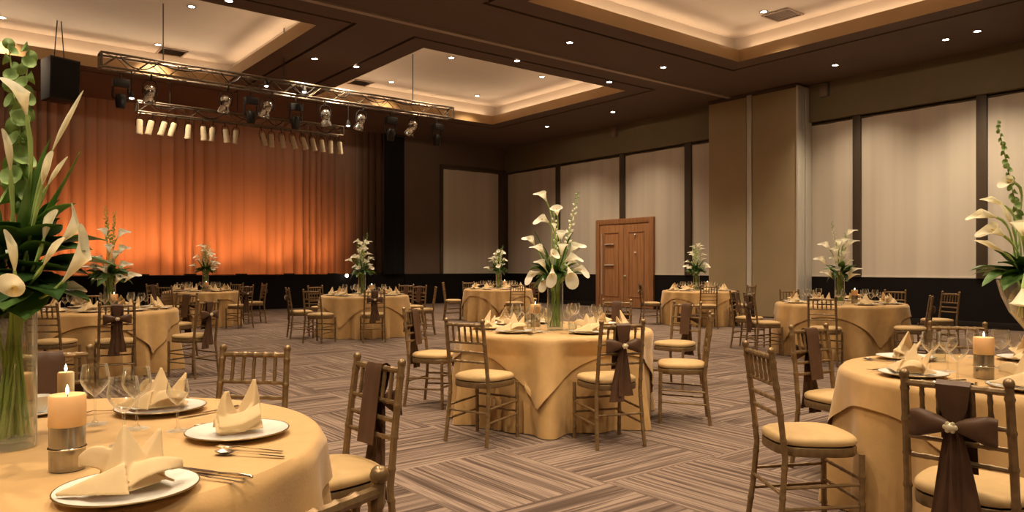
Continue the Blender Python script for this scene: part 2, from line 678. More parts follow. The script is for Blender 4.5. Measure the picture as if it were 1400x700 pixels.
vp_far, vp_near = on_u(970, U0), 11.8
spans = [(edges[0][1], edges[1][0], 'beige roller blind next to the room corner, behind the central bouquet'),
         (edges[1][1], edges[2][0], 'beige roller blind between the first mullion and the wooden door'),
         (edges[2][1], edges[3][0], 'beige roller blind partly covered by the wooden door'),
         (edges[3][1], on_u(970, 16.55) + .02, 'narrow strip of beige roller blind at the far side of the pillar'),
         (on_u(1090, 16.55) - .02, edges[5][0], 'beige roller blind at the near side of the pillar, behind a bouquet'),
         (edges[5][1], edges[6][0], 'wide beige roller blind above the bare black dado'),
         (edges[6][1], edges[6][1] - 2.6, 'beige roller blind behind the flared vase of flowers')]
for a, b, lab in spans:
    blind(U0 - .03, U0 - .03, min(a, b) + .004, max(a, b) - .004, True, lab)
mu = MB()
mu.box(U0 - .09, U0 + .05, edges[6][1] - 3.0, edges[6][1] - 2.6, SILL, HEAD + .05)
struct(mu, 'trim_8', M['darktrim'], bevel=.008)
rest = MB()
rest.box(U0 - .03, U0 + .05, VMIN, edges[6][1] - 3.0, SILL, HEAD + .05)
struct(rest, 'wall_right_end', M['olive'], smooth=False)

# stage wall (plane v = V0)
S_R = on_v(553, V0)                   # right edge of the stage opening
sw = MB()
xa, xb = on_v(605.2, V0), on_v(682, V0)
sw.box(S_R, xa - .12, V0, V0 + .15, DADO, H)
sw.box(xa - .12, U0, V0, V0 + .15, HEAD + .12, H)
struct(sw, 'wall_back', M['brownwall'], smooth=False)
sd = MB()
sd.box(UMIN, S_R, V0 - .0, V0 + .12, 0, DADO)
sd.box(S_R, U0, V0 - .04, V0 + .12, 0, DADO)
struct(sd, 'wall_back_dado', M['dado'], smooth=False)
fr = MB()
fr.box(xa - .12, xa, V0 - .06, V0 + .1, DADO, HEAD + .12)
fr.box(xa, U0, V0 - .06, V0 + .1, HEAD, HEAD + .12)
fr.box(xb, U0, V0 - .06, V0 + .1, DADO, HEAD)
struct(fr, 'trim_9', M['darktrim'], bevel=.01)
blind(xa, xb, V0 + .03, V0 + .03, False, 'beige roller blind on the back wall beside the brown panel', DADO, HEAD)
lw = MB()
lw.add([(UMIN, VMIN, 0), (UMIN, V0, 0), (UMIN, V0, H), (UMIN, VMIN, H)], [(0, 1, 2, 3)])
struct(lw, 'wall_left', M['olive'], smooth=False)
nw = MB()
nw.add([(UMIN, VMIN, 0), (U0, VMIN, 0), (U0, VMIN, H), (UMIN, VMIN, H)], [(0, 1, 2, 3)])
struct(nw, 'wall_front', M['olive'], smooth=False)

# stage box behind the wall
SB = V0 + 3.0
st = MB()
st.add([(UMIN, V0, DADO), (S_R + 1.2, V0, DADO), (S_R + 1.2, SB, DADO), (UMIN, SB, DADO)], [(0, 1, 2, 3)])
struct(st, 'stage_floor', M['stagewood'], smooth=False)
sbk = MB()
sbk.add([(UMIN, SB, DADO), (S_R + 1.2, SB, DADO), (S_R + 1.2, SB, 7.4), (UMIN, SB, 7.4)], [(0, 1, 2, 3)])
sbk.add([(UMIN, V0, DADO), (UMIN, SB, DADO), (UMIN, SB, 7.4), (UMIN, V0, 7.4)], [(0, 1, 2, 3)])
sbk.add([(S_R + 1.2, V0, DADO), (S_R + 1.2, SB, DADO), (S_R + 1.2, SB, 7.4), (S_R + 1.2, V0, 7.4)], [(0, 1, 2, 3)])
sbk.add([(UMIN, V0, 7.4), (S_R + 1.2, V0, 7.4), (S_R + 1.2, SB, 7.4), (UMIN, SB, 7.4)], [(0, 1, 2, 3)])
sbk.add([(UMIN, V0 + .02, H), (S_R + 1.2, V0 + .02, H), (S_R + 1.2, V0 + .02, 7.4), (UMIN, V0 + .02, 7.4)], [(0, 1, 2, 3)])
struct(sbk, 'wall_stage', M['blackcloth'], smooth=False)

# pillar that houses the folding partition
PU = 16.55
PV0, PV1 = on_u(1090, PU), on_u(970, PU)
pl = MB()
pl.box(PU, U0 + .05, PV0, PV1, 0, H)
pillar = empty('pillar', kind='structure')
pl.build('shaft', M['brownwall'], pillar, smooth=False)
va, vb = on_u(1022, PU), PV0
for (a, b) in ((va + .02, PV1), (vb + .02, va - .16)):
    q = MB()
    q.box(PU - .03, PU + .01, a, b, .03, H - .1)
    q.build('vinyl_panel', M['pocket'], pillar, bevel=.008)
q = MB()
q.box(PU - .045, PU + .01, va - .14, va, .02, H - .06)
q.build('aluminium_edge', M['alu'], pillar, bevel=.01)
for (a, b, o) in ((PU - .05, PU + .12, .05), (PU + .15, PU + .28, .035), (PU + .31, PU + .44, .05), (PU + .47, U0 - .04, .03)):
    q = MB()
    q.box(a, b, PV0 - o, PV0 + .01, .02, H - .06)
    q.build('aluminium_edge', M['alu'], pillar, bevel=.01)
hb = MB()
hb.box(PU - .05, PU + .01, PV0 - .02, PV1 + .02, H - .05, H)
hb.build('head_track', M['darktrim'], pillar, bevel=.006)

# ------------------------------------------------------------------ door
dv0, dv1 = on_u(893.5, U0 - .1), on_u(815, U0 - .1)
DH = 2.80
door = empty('door_1', (U0 - .1, (dv0 + dv1) / 2, 0), kind='structure')
hw = (dv1 - dv0) / 2
f = MB()
f.box(-.02, .12, -hw, -hw + .16, 0, DH)
f.box(-.02, .12, hw - .16, hw, 0, DH)
f.box(-.02, .12, -hw + .16, hw - .16, DH - .16, DH)
f.build('door_frame', M['woodredd'], door, bevel=.008)
for s in (-1, 1):
    lw_ = hw - .17
    y0, y1 = (.006, lw_) if s > 0 else (-lw_, -.006)
    q = MB()
    q.box(.0, .07, y0, y1, .02, DH - .17)
    leaf = q.build('door_leaf', M['woodred'], door, bevel=.006)
    q = MB()
    a, b, c, d = y0 + .2, y1 - .2, .34, DH - .42
    for (p0, p1, z0, z1) in ((a, b, c, c + .03), (a, b, d - .03, d), (a, a + .03, c, d), (b - .03, b, c, d)):
        q.box(-.016, .004, p0, p1, z0, z1)
    q.build('panel_moulding', M['woodredd'], leaf, bevel=.005)
    if s > 0:
        q = MB()
        q.tube([(-.05, lw_ - .14, .4), (-.05, lw_ - .14, 2.36)], .014, 8)
        q.tube([(-.05, lw_ - .14, .45), (.0, lw_ - .14, .45)], .008, 6)
        q.tube([(-.05, lw_ - .14, 2.3), (.0, lw_ - .14, 2.3)], .008, 6)
        tag(q.build('pull_handle', M['alu'], leaf), 'tall slim metal pull handle')
        for z in (1.34, 2.0):
            q = MB()
            q.tube([(-.03, lw_ - .65, z), (-.03, lw_ - .25, z)], .02, 8)
            q.tube([(-.03, lw_ - .6, z), (.0, lw_ - .6, z)], .008, 6)
            q.tube([(-.03, lw_ - .3, z), (.0, lw_ - .3, z)], .008, 6)
            tag(q.build('push_bar', M['alu'], leaf), 'short bright metal bar')
    else:
        for z, yy in ((1.0, -.07), (1.72, -.5), (2.28, -.5)):
            q = MB()
            q.lathe([(0, 0), (.03, 0), (.02, .02), (.03, .045), (.018, .06), (0, .062)], 12)
            q.xform(Matrix.Translation((0, yy, z)) @ Matrix.Rotation(-pi / 2, 4, 'Y'))
            tag(q.build('knob', M['alu'], leaf), 'small metal knob')

# ------------------------------------------------------------------ stage curtain and drape
CV = V0 + 1.55
c_r = on_v(530, CV) + .35


def curtain(name, x0, x1, v, z0, z1, m, label, dens=10.5, depth=.11, seed=1):
    r = random.Random(seed)
    n = int((x1 - x0) * 60)
    ph = [r.uniform(0, 6.3) for _ in range(6)]
    mb = MB()

    def fn(a, b):
        s = a * (x1 - x0)
        w_ = sin(s * dens + 1.6 * sin(s * .9 + ph[0]) + .9 * sin(s * 3.1 + ph[5]) + ph[1])
        y = depth * (1.6 * abs(w_) ** .55 - 1.2) * -1 * (.65 + .45 * sin(s * 1.7 + ph[2])) + .03 * sin(s * dens * .63 + ph[3])
        y *= (.75 + .35 * (1 - b))
        return (s - (x1 - x0) / 2 + .015 * sin(s * dens * 1.3 + ph[4]), y, b * (z1 - z0))
    mb.grid(fn, n, 5)
    t = empty(name, ((x0 + x1) / 2, v, z0), 0, label, 'curtain')
    mb.build('pleated_cloth', m, t)
    h = MB()
    h.tube([(-(x1 - x0) / 2, .0, z1 - z0 + .03), ((x1 - x0) / 2, .0, z1 - z0 + .03)], .03, 8)
    h.build('curtain_rail', M['blackmetal'], t)
    return t


curtain('stage_curtain', -3.0, c_r, CV, DADO + .005, 6.9, M['curtain'], 'tall pleated stage curtain washed in orange light')
u_a, u_b = on_v(525.5, V0 - .12), on_v(553.5, V0 - .12)
curtain('stage_drape', u_a, u_b, V0 - .12, DADO + .01, H - .06, M['blackcloth'], 'narrow black drape at the edge of the orange curtain', 16, .03, 4)


def spot(loc, target, watts, col, ang, blend=.5, size=.06, name='lamp_beam'):
    L = bpy.data.lights.new(name, 'SPOT')
    L.energy, L.color, L.spot_size, L.spot_blend, L.shadow_soft_size = watts, col, ang, blend, size
    o = bpy.data.objects.new(name, L)
    o.location = loc
    d = Vector(target) - Vector(loc)
    o.rotation_euler = d.to_track_quat('-Z', 'Y').to_euler()
    COL.objects.link(o)
    return o


def make_uplight():
    t = empty('stage_uplight', (0, 0, 0), 0, None, 'stage light', 'uplights on the stage deck')
    q = MB()
    q.box(-.16, .16, -.05, .05, 0, .045)
    q.build('housing', M['blackmetal'], t, bevel=.006)
    q = MB()
    q.box(-.14, .14, -.035, .035, .040, .046)
    q.build('lens', M['olens'], t, smooth=False)
    return t


upl = Proto(make_uplight)
for i, x in enumerate((60, 130, 195, 260, 330, 395, 455)):
    uu = on_v(x, V0 + .15)
    o = upl.place((uu, V0 + .15, DADO + .001))
    later(o, 'low orange uplight on the stage deck', 'below the curtain')
    spot((uu, V0 + .15, DADO + .07), (uu, CV, DADO + 1.5), UPLIGHT_W * 1.3 * (.6 if x in (60, 455) else 1), ORANGE, rad(86), 1., .05, 'uplight_beam')
    spot((uu, V0 + .15, DADO + .06), (uu, CV, DADO + .35), UPLIGHT_W * .45, ORANGE, rad(120), 1., .05, 'uplight_beam')

# lamp on the stage edge
sl = empty('stage_edge_lamp', (on_v(473, V0 - .03), V0 - .06, 1.0), 0, 'small bright white lamp on the stage edge under the curtain', 'lamp')
q = MB()
q.lathe([(0, -.05), (.03, -.05), (.045, 0), (.045, .02), (0, .02)], 12)
q.xform(Matrix.Rotation(pi / 2, 4, 'X'))
q.build('housing', M['blackmetal'], sl)
q = MB()
q.ball((0, -.035, 0), .055, 10)
q.build('bulb', M['glow'], sl)

# ------------------------------------------------------------------ recessed downlights


def make_down():
    t = empty('downlight', (0, 0, 0), 0, None, 'ceiling light')
    q = MB()
    q.lathe([(.055, .012), (.06, -.008), (.085, -.012), (.09, -.002), (.09, .002)], 20)
    q.build('trim_ring', M['darktrim'], t)
    q = MB()
    q.lathe([(0, -.006), (.058, -.004), (.058, .006), (0, .006)], 16)
    q.build('lens', M['dlens'], t)
    return t


dl = Proto(make_down)


def down(x, y, z, where, watts=1., offs=True):
    p = P(x, y, z) if offs else Vector((x, y, z))
    o = dl.place((p.x, p.y, z), 0, None, 'recessed downlights')
    later(o, 'added unseen fill downlight', where)
    spot((p.x, p.y, z - .03), (p.x, p.y, 0), DOWN_W * watts, WARM, rad(112), 1., .05, 'downlight_beam')


for x, y in ((430, 80), (487, 91), (707, 83), (779, 58), (833, 112), (907, 92), (1142, 89), (1293, 54), (748, 173), (838, 153), (313, 1)):
    down(x, y, H, 'in the dark brown soffit')
for x, y in ((535, 112), (617, 79), (652, 131), (741, 105)):
    down(x, y, UP, 'in the raised ceiling above the truss end', 1.3)
for x, y in ((3, 24), (262, 9), (216, 61)):
    down(x, y, UP, 'in the raised ceiling before the stage', 1.3)
down(1044, 16, UP, 'in the raised ceiling near the pillar', 1.3)
for u, v in ((9.4, 5.4), (12.4, 5.4), (9.4, 8.3)):
    down(u, v, UP, 'in the raised ceiling near the pillar', 1.3, False)
for u, v in ((1.0, 5.2), (4.2, 5.2), (1.0, 8.4), (4.2, 8.4), (2.6, 6.8)):
    down(u, v, UP, 'in the raised ceiling above the candle table', 1.3, False)
for u, v in ((6.7, 4.4), (6.7, 7.6), (6.7, 1.6), (2.6, 2.2), (0.2, 2.6), (4.6, 2.3), (15.6, 5.6), (15.6, 2.2), (11.0, 2.0), (-.5, -1.2), (2.2, -1.6), (-2.2, 1.5), (4.6, -.6), (-3.0, 5.0), (-3.5, 10.), (-3.5, 15.)):  # includes unseen lamps added around and behind the camera as frontal fill
    down(u, v, H, 'in the dark brown soffit', 1., False)


for (u, v), tgt, w in (((-2.2, -.6), (.25, 2.6, 1.5), .9), ((2.0, -1.2), (3.9, 1.3, 1.3), .8), ((3.2, 1.4), (4.2, 4.7, 1.3), .9), ((-.6, .2), (.3, 2.6, 1.4), .8)):  # unseen aimed lamps, added to fill the near bouquets and tables from the front
    o = dl.place((u, v, H), 0, None, 'recessed downlights')
    later(o, 'added unseen fill downlight', 'in the dark brown soffit')
    spot((u, v, H - .03), tgt, DOWN_W * w, WARM, rad(60), .8, .05, 'fill_beam')


def make_vent():
    t = empty('ceiling_vent', (0, 0, 0), 0, None, 'vent')
    q = MB()
    for a, b, c, d in ((-.3, .3, -.3, -.26), (-.3, .3, .26, .3), (-.3, -.26, -.26, .26), (.26, .3, -.26, .26)):
        q.box(a, b, c, d, -.02, .004)
    q.build('vent_frame', M['ventm'], t, bevel=.004)
    q = MB()
    for k in range(7):
        y = -.21 + k * .07
        q.add([(-.26, y, -.015), (.26, y, -.015), (.26, y + .05, .004), (-.26, y + .05, .004)], [(0, 1, 2, 3)])
        q.add([(-.26, y, -.018), (.26, y, -.018), (.26, y + .05, .001), (-.26, y + .05, .001)], [(0, 1, 2, 3)])
    q.build('slats', M['ventm'], t, smooth=False)
    return t


vt = Proto(make_vent)
for x, y, lab in ((235, 71, 'square air vent in the raised ceiling before the stage'), (492, 113, 'square air vent in the raised ceiling near the truss end'), (1070, 20, 'square air vent in the raised ceiling above the pillar')):
    p = P(x, y, UP)
    vt.place((p.x, p.y, UP - .002), 0, lab, 'square ceiling vents')


def make_wspk():
    t = empty('wall_speaker', (0, 0, 0), 0, None, 'speaker')
    q = MB()
    q.box(-.11, 0, -.1, .1, -.16, .16)
    q.build('cabinet', M['wallspk'], t, bevel=.012)
    q = MB()
    q.box(-.118, -.108, -.085, .085, -.145, .145)
    q.build('grille', M['ventm'], t, bevel=.004)
    return t


ws = Proto(make_wspk)
for x, y, lab in ((842, 171, 'small grey loudspeaker high on the wall above the wooden door'), (1129, 116, 'small grey loudspeaker high on the wall beside the pillar')):
    u = U0 - .17
    t_ = (x - 700) / F_PX
    d = u / (CA + SA * t_)
    ws.place(tuple(Vector((u, on_u(x, u), min(EYE - (y - Y0) * d / F_PX, H - .2)))), 0, lab)

# ------------------------------------------------------------------ stage truss and lamps


def truss(u0, u1, v, z, w, label, hang_z):
    t = empty('lighting_truss', ((u0 + u1) / 2, v, z), 0, label, 'truss')
    hl = (u1 - u0) / 2
    for a in (-w / 2, w / 2):
        for b in (-w / 2, w / 2):
            MB().tube([(-hl, a, b), (hl, a, b)], .022, 8).build('chord', M['truss'], t)
    n = int((u1 - u0) / .28)
    q = MB()
    for a in (-w / 2, w / 2):
        pts = [(-hl + 2 * hl * k / n, a, (w / 2 if k % 2 else -w / 2)) for k in range(n + 1)]
        for p0, p1 in zip(pts, pts[1:]):
            q.tube([p0, p1], .009, 5, False)
        pts = [(-hl + 2 * hl * k / n, (w / 2 if k % 2 else -w / 2), a) for k in range(n + 1)]
        for p0, p1 in zip(pts, pts[1:]):
            q.tube([p0, p1], .009, 5, False)
    q.build('lattice', M['truss'], t)
    for s in (-1, 1):
        q = MB()
        for p0, p1 in (((s * hl, -w / 2, -w / 2), (s * hl, w / 2, -w / 2)), ((s * hl, -w / 2, w / 2), (s * hl, w / 2, w / 2)), ((s * hl, -w / 2, -w / 2), (s * hl, -w / 2, w / 2)), ((s * hl, w / 2, -w / 2), (s * hl, w / 2, w / 2))):
            q.tube([p0, p1], .024, 8)
        q.build('end_frame', M['truss'], t)
    for s in (-.72, -.1, .72):
        MB().tube([(s * hl, 0, w / 2), (s * hl, 0, hang_z - z)], .012, 6).build('suspension_cable', M['blackmetal'], t)
    # sagging cable loops
    r = random.Random(int(u0 * 10))
    x = -hl + .3
    while x < hl - .6:
        ln = r.uniform(.35, .8)
        sag = r.uniform(.05, .2)
        q = MB()
        q.tube([(x + ln * k / 8, -w / 2 - .03, w * .3 - sag * 4 * (k / 8) * (1 - k / 8)) for k in range(9)], .012, 5)
        q.build('power_cable', M['blackmetal'], t)
        x += ln * r.uniform(.8, 1.8)
    return t


T1V, T1Z = 15.5, 5.11
T2V, T2Z = 19.0, 5.02
truss(on_v(137, T1V), on_v(616, T1V), T1V, T1Z, .26, 'long front lighting truss with chrome lamps hanging below', UP)
truss(on_v(187, T2V), on_v(467, T2V), T2V, T2Z, .24, 'shorter rear truss carrying two rows of cream lamp cans', H)


def make_par():
    t = empty('lamp_can', (0, 0, 0), 0, None, 'stage lamp')
    b = MB()
    b.lathe([(.0, .14), (.045, .14), (.068, .11), (.068, -.15), (.075, -.16), (.075, -.2), (.066, -.2), (.066, -.15), (0, -.15)], 16)
    b.build('barrel', M['parcan'], t)
    y = MB()
    y.tube([(-.085, 0, -.02), (-.088, 0, .12), (-.06, 0, .2), (.06, 0, .2), (.088, 0, .12), (.085, 0, -.02)], .008, 6)
    y.build('yoke', M['blackmetal'], t)
    c = MB()
    c.tube([(0, 0, .2), (0, 0, .3)], .012, 6)
    c.build('clamp', M['blackmetal'], t)
    return t


par = Proto(make_par)
zl = T2Z - .12 - .30
tilts = [0, -.25, -.35, -.35, -.05, .15, -.12, .2, -.12, .38, .05, .25, .42, .5, .4, .25, .1, .2]
for i, x in enumerate((190, 208, 227, 240, 257, 275, 290, 305, 322, 354, 369, 381.5, 394.5, 408, 422, 435.7, 449, 461)):
    u = on_v(x, T2V)
    tl = tilts[i]
    o = par.hang((u, T2V - .12, T2Z - .145), .3, (.15, -tl * .8, 0), 'cream lamp cans under the rear truss')
    later(o, 'cream cylindrical stage lamp can', 'under the rear truss')


def make_chrome():
    t = empty('stage_spotlight', (0, 0, 0), 0, None, 'stage lamp')
    k = .72
    b = MB()
    b.lathe([(r * k, z * k) for r, z in ((0, .30), (.07, .29), (.13, .23), (.15, .14), (.135, .05), (.11, 0), (.125, -.05), (.16, -.12), (.165, -.2), (.15, -.2), (.11, -.08), (0, -.06))], 20)
    b.build('body', M['chrome'], t)
    MB().lathe([(r * k, z * k) for r, z in ((0, -.14), (.10, -.15), (.14, -.17), (.14, -.175), (0, -.15))], 20).build('lens', M['chrome'], t)
    MB().tube([(-.17 * k, 0, .05 * k), (-.18 * k, 0, .3 * k), (-.1 * k, 0, .42 * k), (.1 * k, 0, .42 * k), (.18 * k, 0, .3 * k), (.17 * k, 0, .05 * k)], .010, 6).build('yoke', M['blackmetal'], t)
    MB().tube([(0, 0, .42 * k), (0, 0, .42)], .018, 8).build('clamp', M['blackmetal'], t)
    return t


chs = Proto(make_chrome)
for x, tx, ty in ((207, .15, .1), (313, .3, .25), (373, .3, .5), (444, .1, -.15), (498, .2, .35), (572, .3, .65)):
    o = chs.hang((on_v(x, T1V - .13), T1V - .13, T1Z - .155), .42, (tx * .6, ty * .6, 0), 'chrome lamps under the front truss')
    later(o, 'chromed egg-shaped stage spotlight', 'under the front truss')


def make_blackfix():
    t = empty('stage_fixture', (0, 0, 0), 0, None, 'stage lamp')
    b = MB()
    b.box(-.14, .14, -.1, .1, -.02, .14)
    b.build('base_box', M['blackmetal'], t, bevel=.02)
    MB().tube([(-.13, 0, 0), (-.14, 0, -.2), (-.1, 0, -.24)], .02, 8).build('arm', M['blackmetal'], t)
    MB().tube([(.13, 0, 0), (.14, 0, -.2), (.1, 0, -.24)], .02, 8).build('arm', M['blackmetal'], t)
    h = MB()
    h.lathe([(0, .12), (.08, .1), (.1, .02), (.085, -.14), (.07, -.17), (0, -.16)], 16, (0, 0, -.24))
    h.build('head', M['blackmetal'], t)
    MB().tube([(0, 0, .14), (0, 0, .26)], .016, 6).build('clamp', M['blackmetal'], t)
    return t


bf = Proto(make_blackfix)
for x in (165, 343, 404, 534, 597):
    o = bf.hang((on_v(x, T1V + .13), T1V + .13, T1Z - .155), .26, (0, 0, 0), 'black fixtures under the front truss')
    later(o, 'black moving head stage lamp', 'under the front truss')


def lamp_maker(pole):
    def mk():
        t = empty('truss_lamp', (0, 0, 0), 0, None, 'stage lamp')
        MB().lathe([(0, .12), (.03, .12), (.055, .03), (.055, 0), (.045, 0), (.02, .04), (0, .04)], 12).build('housing', M['blackmetal'], t)
        MB().ball((0, 0, .005), .045, 10, (1, 1, .6)).build('bulb', M['glow'], t)
        MB().tube([(0, 0, .11), (0, 0, pole)], .012, 6).build('hanger', M['blackmetal'], t)
        return t
    return mk


lm = [Proto(lamp_maker(.16)), Proto(lamp_maker(.50))]
for x, k in ((180, 1), (364, 0), (416, 0), (476, 1)):
    zt = T1Z + (.12 if k == 0 else -.155)
    o = lm[k].hang((on_v(x, T1V - .13), T1V - .13, zt), (.16, .5)[k], (.0, 0, 0), 'lit lamps around the trusses')
    later(o, 'small lit white lamp', 'among the stage trusses')

# hanging loudspeaker
p = PD(81, 82, 15.4)
hs = empty('hanging_speaker', (p.x, p.y, p.z - .86), rad(20), 'black loudspeaker hanging from straps before the curtain', 'speaker')
q = MB()
q.add([(-.30, -.22, 0), (.30, -.22, 0), (.24, .26, 0), (-.24, .26, 0), (-.30, -.26, .86), (.30, -.26, .86), (.24, .26, .86), (-.24, .26, .86)],
      [(3, 2, 1, 0), (4, 5, 6, 7), (0, 1, 5, 4), (1, 2, 6, 5), (2, 3, 7, 6), (3, 0, 4, 7)])
q.build('cabinet', M['blackcab'], hs, bevel=.015)
q = MB()
q.add([(-.27, -.235, .04), (.27, -.235, .04), (.27, -.272, .82), (-.27, -.272, .82)], [(0, 1, 2, 3)])
q.build('grille', M['blackcloth'], hs, smooth=False)
for s in (-.1, .1):
    MB().tube([(s, 0, .86), (s * .4, 0, UP - p.z + .86)], .012, 6).build('strap', M['blackmetal'], hs)

# ------------------------------------------------------------------ chairs


def bamboo(mb, pts, r, rings=()):
    """tube with the swollen nodes of a turned bamboo leg; rings are fractions of its length"""
    pts = [Vector(p) for p in pts]
    L = [0]
    for a, b in zip(pts, pts[1:]):
        L.append(L[-1] + (b - a).length)
    tot = L[-1]

    def at(s):
        s = max(0, min(1, s)) * tot
        for i in range(len(pts) - 1):
            if s <= L[i + 1] + 1e-9:
                return pts[i].lerp(pts[i + 1], (s - L[i]) / max(L[i + 1] - L[i], 1e-9))
        return pts[-1]
    S = sorted(set([0, 1] + [x / tot for x in L] + [q + d / tot for q in rings for d in (-.012, -.006, .0, .006, .012)]))
    S = [x for x in S if 0 <= x <= 1]
    rr = []
    for x in S:
        k = max([0] + [1 - abs(x - q) * tot / .012 for q in rings])
        rr.append(r * (1 + .24 * max(0, k)))
    mb.tube([at(x) for x in S], rr, 8)
    return mb


def make_chair_base():
    t = empty('chiavari_chair', (0, 0, 0), 0, None, 'chair')
    # cushion: rounded trapezoid with a domed top
    def outline(a, grow=0.):
        c, s_ = cos(a), sin(a)
        k = (abs(c) ** 3.2 + abs(s_) ** 3.2) ** (-1 / 3.2)
        y = s_ * k * (.192 + grow)
        wdt = .192 + (y / .192) * .016 + grow
        return c * k * wdt, y
    q = MB()
    N = 28
    prof = [(.0, .448), (.9, .448), (1.0, .456), (1.02, .468), (1.0, .482), (.93, .492), (.7, .499), (.35, .503), (0, .504)]
    vs, fs = [], []
    for s_, z in prof:
        for k in range(N):
            x, y = outline(2 * pi * k / N)
            vs.append((x * s_, y * s_, z))
    for i in range(len(prof) - 1):
        for k in range(N):
            fs.append((i * N + k, i * N + (k + 1) % N, (i + 1) * N + (k + 1) % N, (i + 1) * N + k))
    q.add(vs, fs)
    q.build('seat_cushion', M['cushion'], t)
    q = MB()
    vs, fs = [], []
    prof = [(.6, .405), (.985, .405), (1.0, .412), (1.0, .442), (.985, .447), (.6, .447)]
    for s_, z in prof:
        for k in range(N):
            x, y = outline(2 * pi * k / N, .002)
            vs.append((x * s_, y * s_, z))
    m_ = len(prof)
    for i in range(m_):
        for k in range(N):
            j = (i + 1) % m_
            fs.append((i * N + k, i * N + (k + 1) % N, j * N + (k + 1) % N, j * N + k))
    q.add(vs, fs)
    q.build('seat_frame', M['chaird'], t)
    yb = lambda z: -.178 - .062 * max(0, (z - .43)) / .45
    xb = lambda z: .176 - .018 * z / .9
    for s_ in (-1, 1):
        q = MB()
        bamboo(q, [(s_ * .186, -.222, 0), (s_ * .178, -.196, .2), (s_ * .171, -.180, .40), (s_ * .168, yb(.6), .6), (s_ * .163, yb(.885), .885)], .0145, (.13, .25, .40, .54, .68, .82, .95))
        q.ball((s_ * .163, yb(.893), .893), .0185, 10)
        q.build('leg', M['chair'], t)
        q = MB()
        bamboo(q, [(s_ * .186, .176, 0), (s_ * .188, .172, .42)], .0145, (.2, .45, .75))
        q.build('leg', M['chair'], t)
        for z in (.165, .265):
            q = MB()
            bamboo(q, [(s_ * .182, -.205 + z * .09, z), (s_ * .187, .174, z + .015)], .0085, (.25, .5, .75))
            q.build('stretcher', M['chair'], t)
    for y, z in ((.174, .30), (.174, .20), (-.197, .235)):
        q = MB()
        bamboo(q, [(-.185, y, z), (.185, y, z)], .0085, (.2, .5, .8))
        q.build('stretcher', M['chair'], t)
    q = MB()
    bamboo(q, [(-xb(.862), yb(.862), .862), (xb(.862), yb(.862), .862)], .0125, (.18, .34, .5, .66, .82))
    q.build('top_rail', M['chair'], t)
    for z in (.735, .665, .595):
        q = MB()
        bamboo(q, [(-xb(z), yb(z), z), (xb(z), yb(z), z)], .0095, (.2, .4, .6, .8))
        q.build('back_rail', M['chair'], t)
    for k in range(5):
        x = -.108 + .054 * k
        q = MB()
        bamboo(q, [(x, yb(.735), .735), (x * .98, yb(.862), .862)], .0082, (.3, .7))
        q.build('spindle', M['chair'], t)
    return t


def ribbon(mb, path, hw, wdir, thick=.004, ripple=0., nr=3, n=11, ph=0.):
    """flat cloth band with a real thickness; path of centres, half widths, width direction"""
    path = [Vector(p) for p in path]
    wd = Vector(wdir)
    rows = []
    for i, p in enumerate(path):
        t = (path[min(i + 1, len(path) - 1)] - path[max(i - 1, 0)]).normalized()
        nn = wd.cross(t).normalized()
        row = []
        for k in range(n):
            s = k / (n - 1) * 2 - 1
            row.append(p + wd * (s * hw[i]) + nn * (ripple * sin(s * pi * nr + ph + i * .25)))
        back = [q - nn * thick for q in reversed(row)]
        rows.append(row + back)
    m = len(rows[0])
    vs = [q for r in rows for q in r]
    fs = [(i * m + k, i * m + (k + 1) % m, (i + 1) * m + (k + 1) % m, (i + 1) * m + k) for i in range(len(rows) - 1) for k in range(m)]
    fs.append(tuple(reversed(range(m))))
    fs.append(tuple((len(rows) - 1) * m + k for k in range(m)))
    mb.add(vs, fs)
    return mb


def make_chair_sash():
    t = make_chair_base()
    yb = lambda z: -.178 - .062 * max(0, (z - .43)) / .45
    q = MB()
    zf = [.555, .60, .66, .72, .78, .83, .862]
    path = [(0, yb(z) + .020, z) for z in zf] + [(0, yb(.87) + .012, .879), (0, yb(.87) - .006, .882), (0, yb(.87) - .022, .87)]
    hw = [.056] * 4 + [.056, .056, .056, .054, .054, .054]
    for z, h in ((.83, .05), (.79, .043), (.755, .03), (.735, .02)):
        path.append((0, yb(z) - .026, z))
        hw.append(h)
    ribbon(q, path, hw, (1, 0, 0), .003, .0012, 1.5)
    for s_, zb in ((-1, .33), (1, .37)):
        pth, h2 = [], []
        for k in range(9):
            a = k / 8
            z = .725 + (zb - .725) * a
            pth.append((s_ * (.004 + .03 * a), yb(max(z, .45)) - .032 - .012 * a - (.004 if s_ > 0 else 0), z))
            h2.append(.016 + .042 * a ** .7)
        ribbon(q, pth, h2, (1, 0, 0), .003, .006, 2, ph=s_)
    sash = q.build('sash', M['sash'], t)
    for s_ in (-1, 1):
        q = MB()

        def lobe(a, b):
            ang = b * 2 * pi
            hh = .013 + .046 * a ** .75 * (1 - .25 * max(0, a - .75) / .25)
            tt = (.010 + .020 * sin(pi * min(1, a * 1.05)))
            if a > .985:
                tt = .004
            return (s_ * (.008 + .128 * a + .012 * cos(ang * 1.) * a * 0), yb(.73) - .04 + tt * sin(ang) + .006 * sin(9 * hh + ang * 3) * a * .5, .728 + .014 * a - .018 * a * a + hh * cos(ang))
        q.grid(lobe, 9, 20, False, True)
        n0 = len(q.v) - 20
        q.f.append(tuple(range(n0, n0 + 20)))
        q.build('bow', M['sash'], sash)
    q = MB()
    q.ball((0, yb(.73) - .062, .728), .017, 10, (1.3, .8, 1))
    for k in range(6):
        a = k * pi / 3
        q.ball((.016 * cos(a), yb(.73) - .064, .728 + .013 * sin(a)), .009, 6)
    tag(q.build('brooch', M['pearl'], sash), 'small cream brooch at the knot')
    return t


CHAIR = {0: Proto(make_chair_base), 1: Proto(make_chair_sash)}

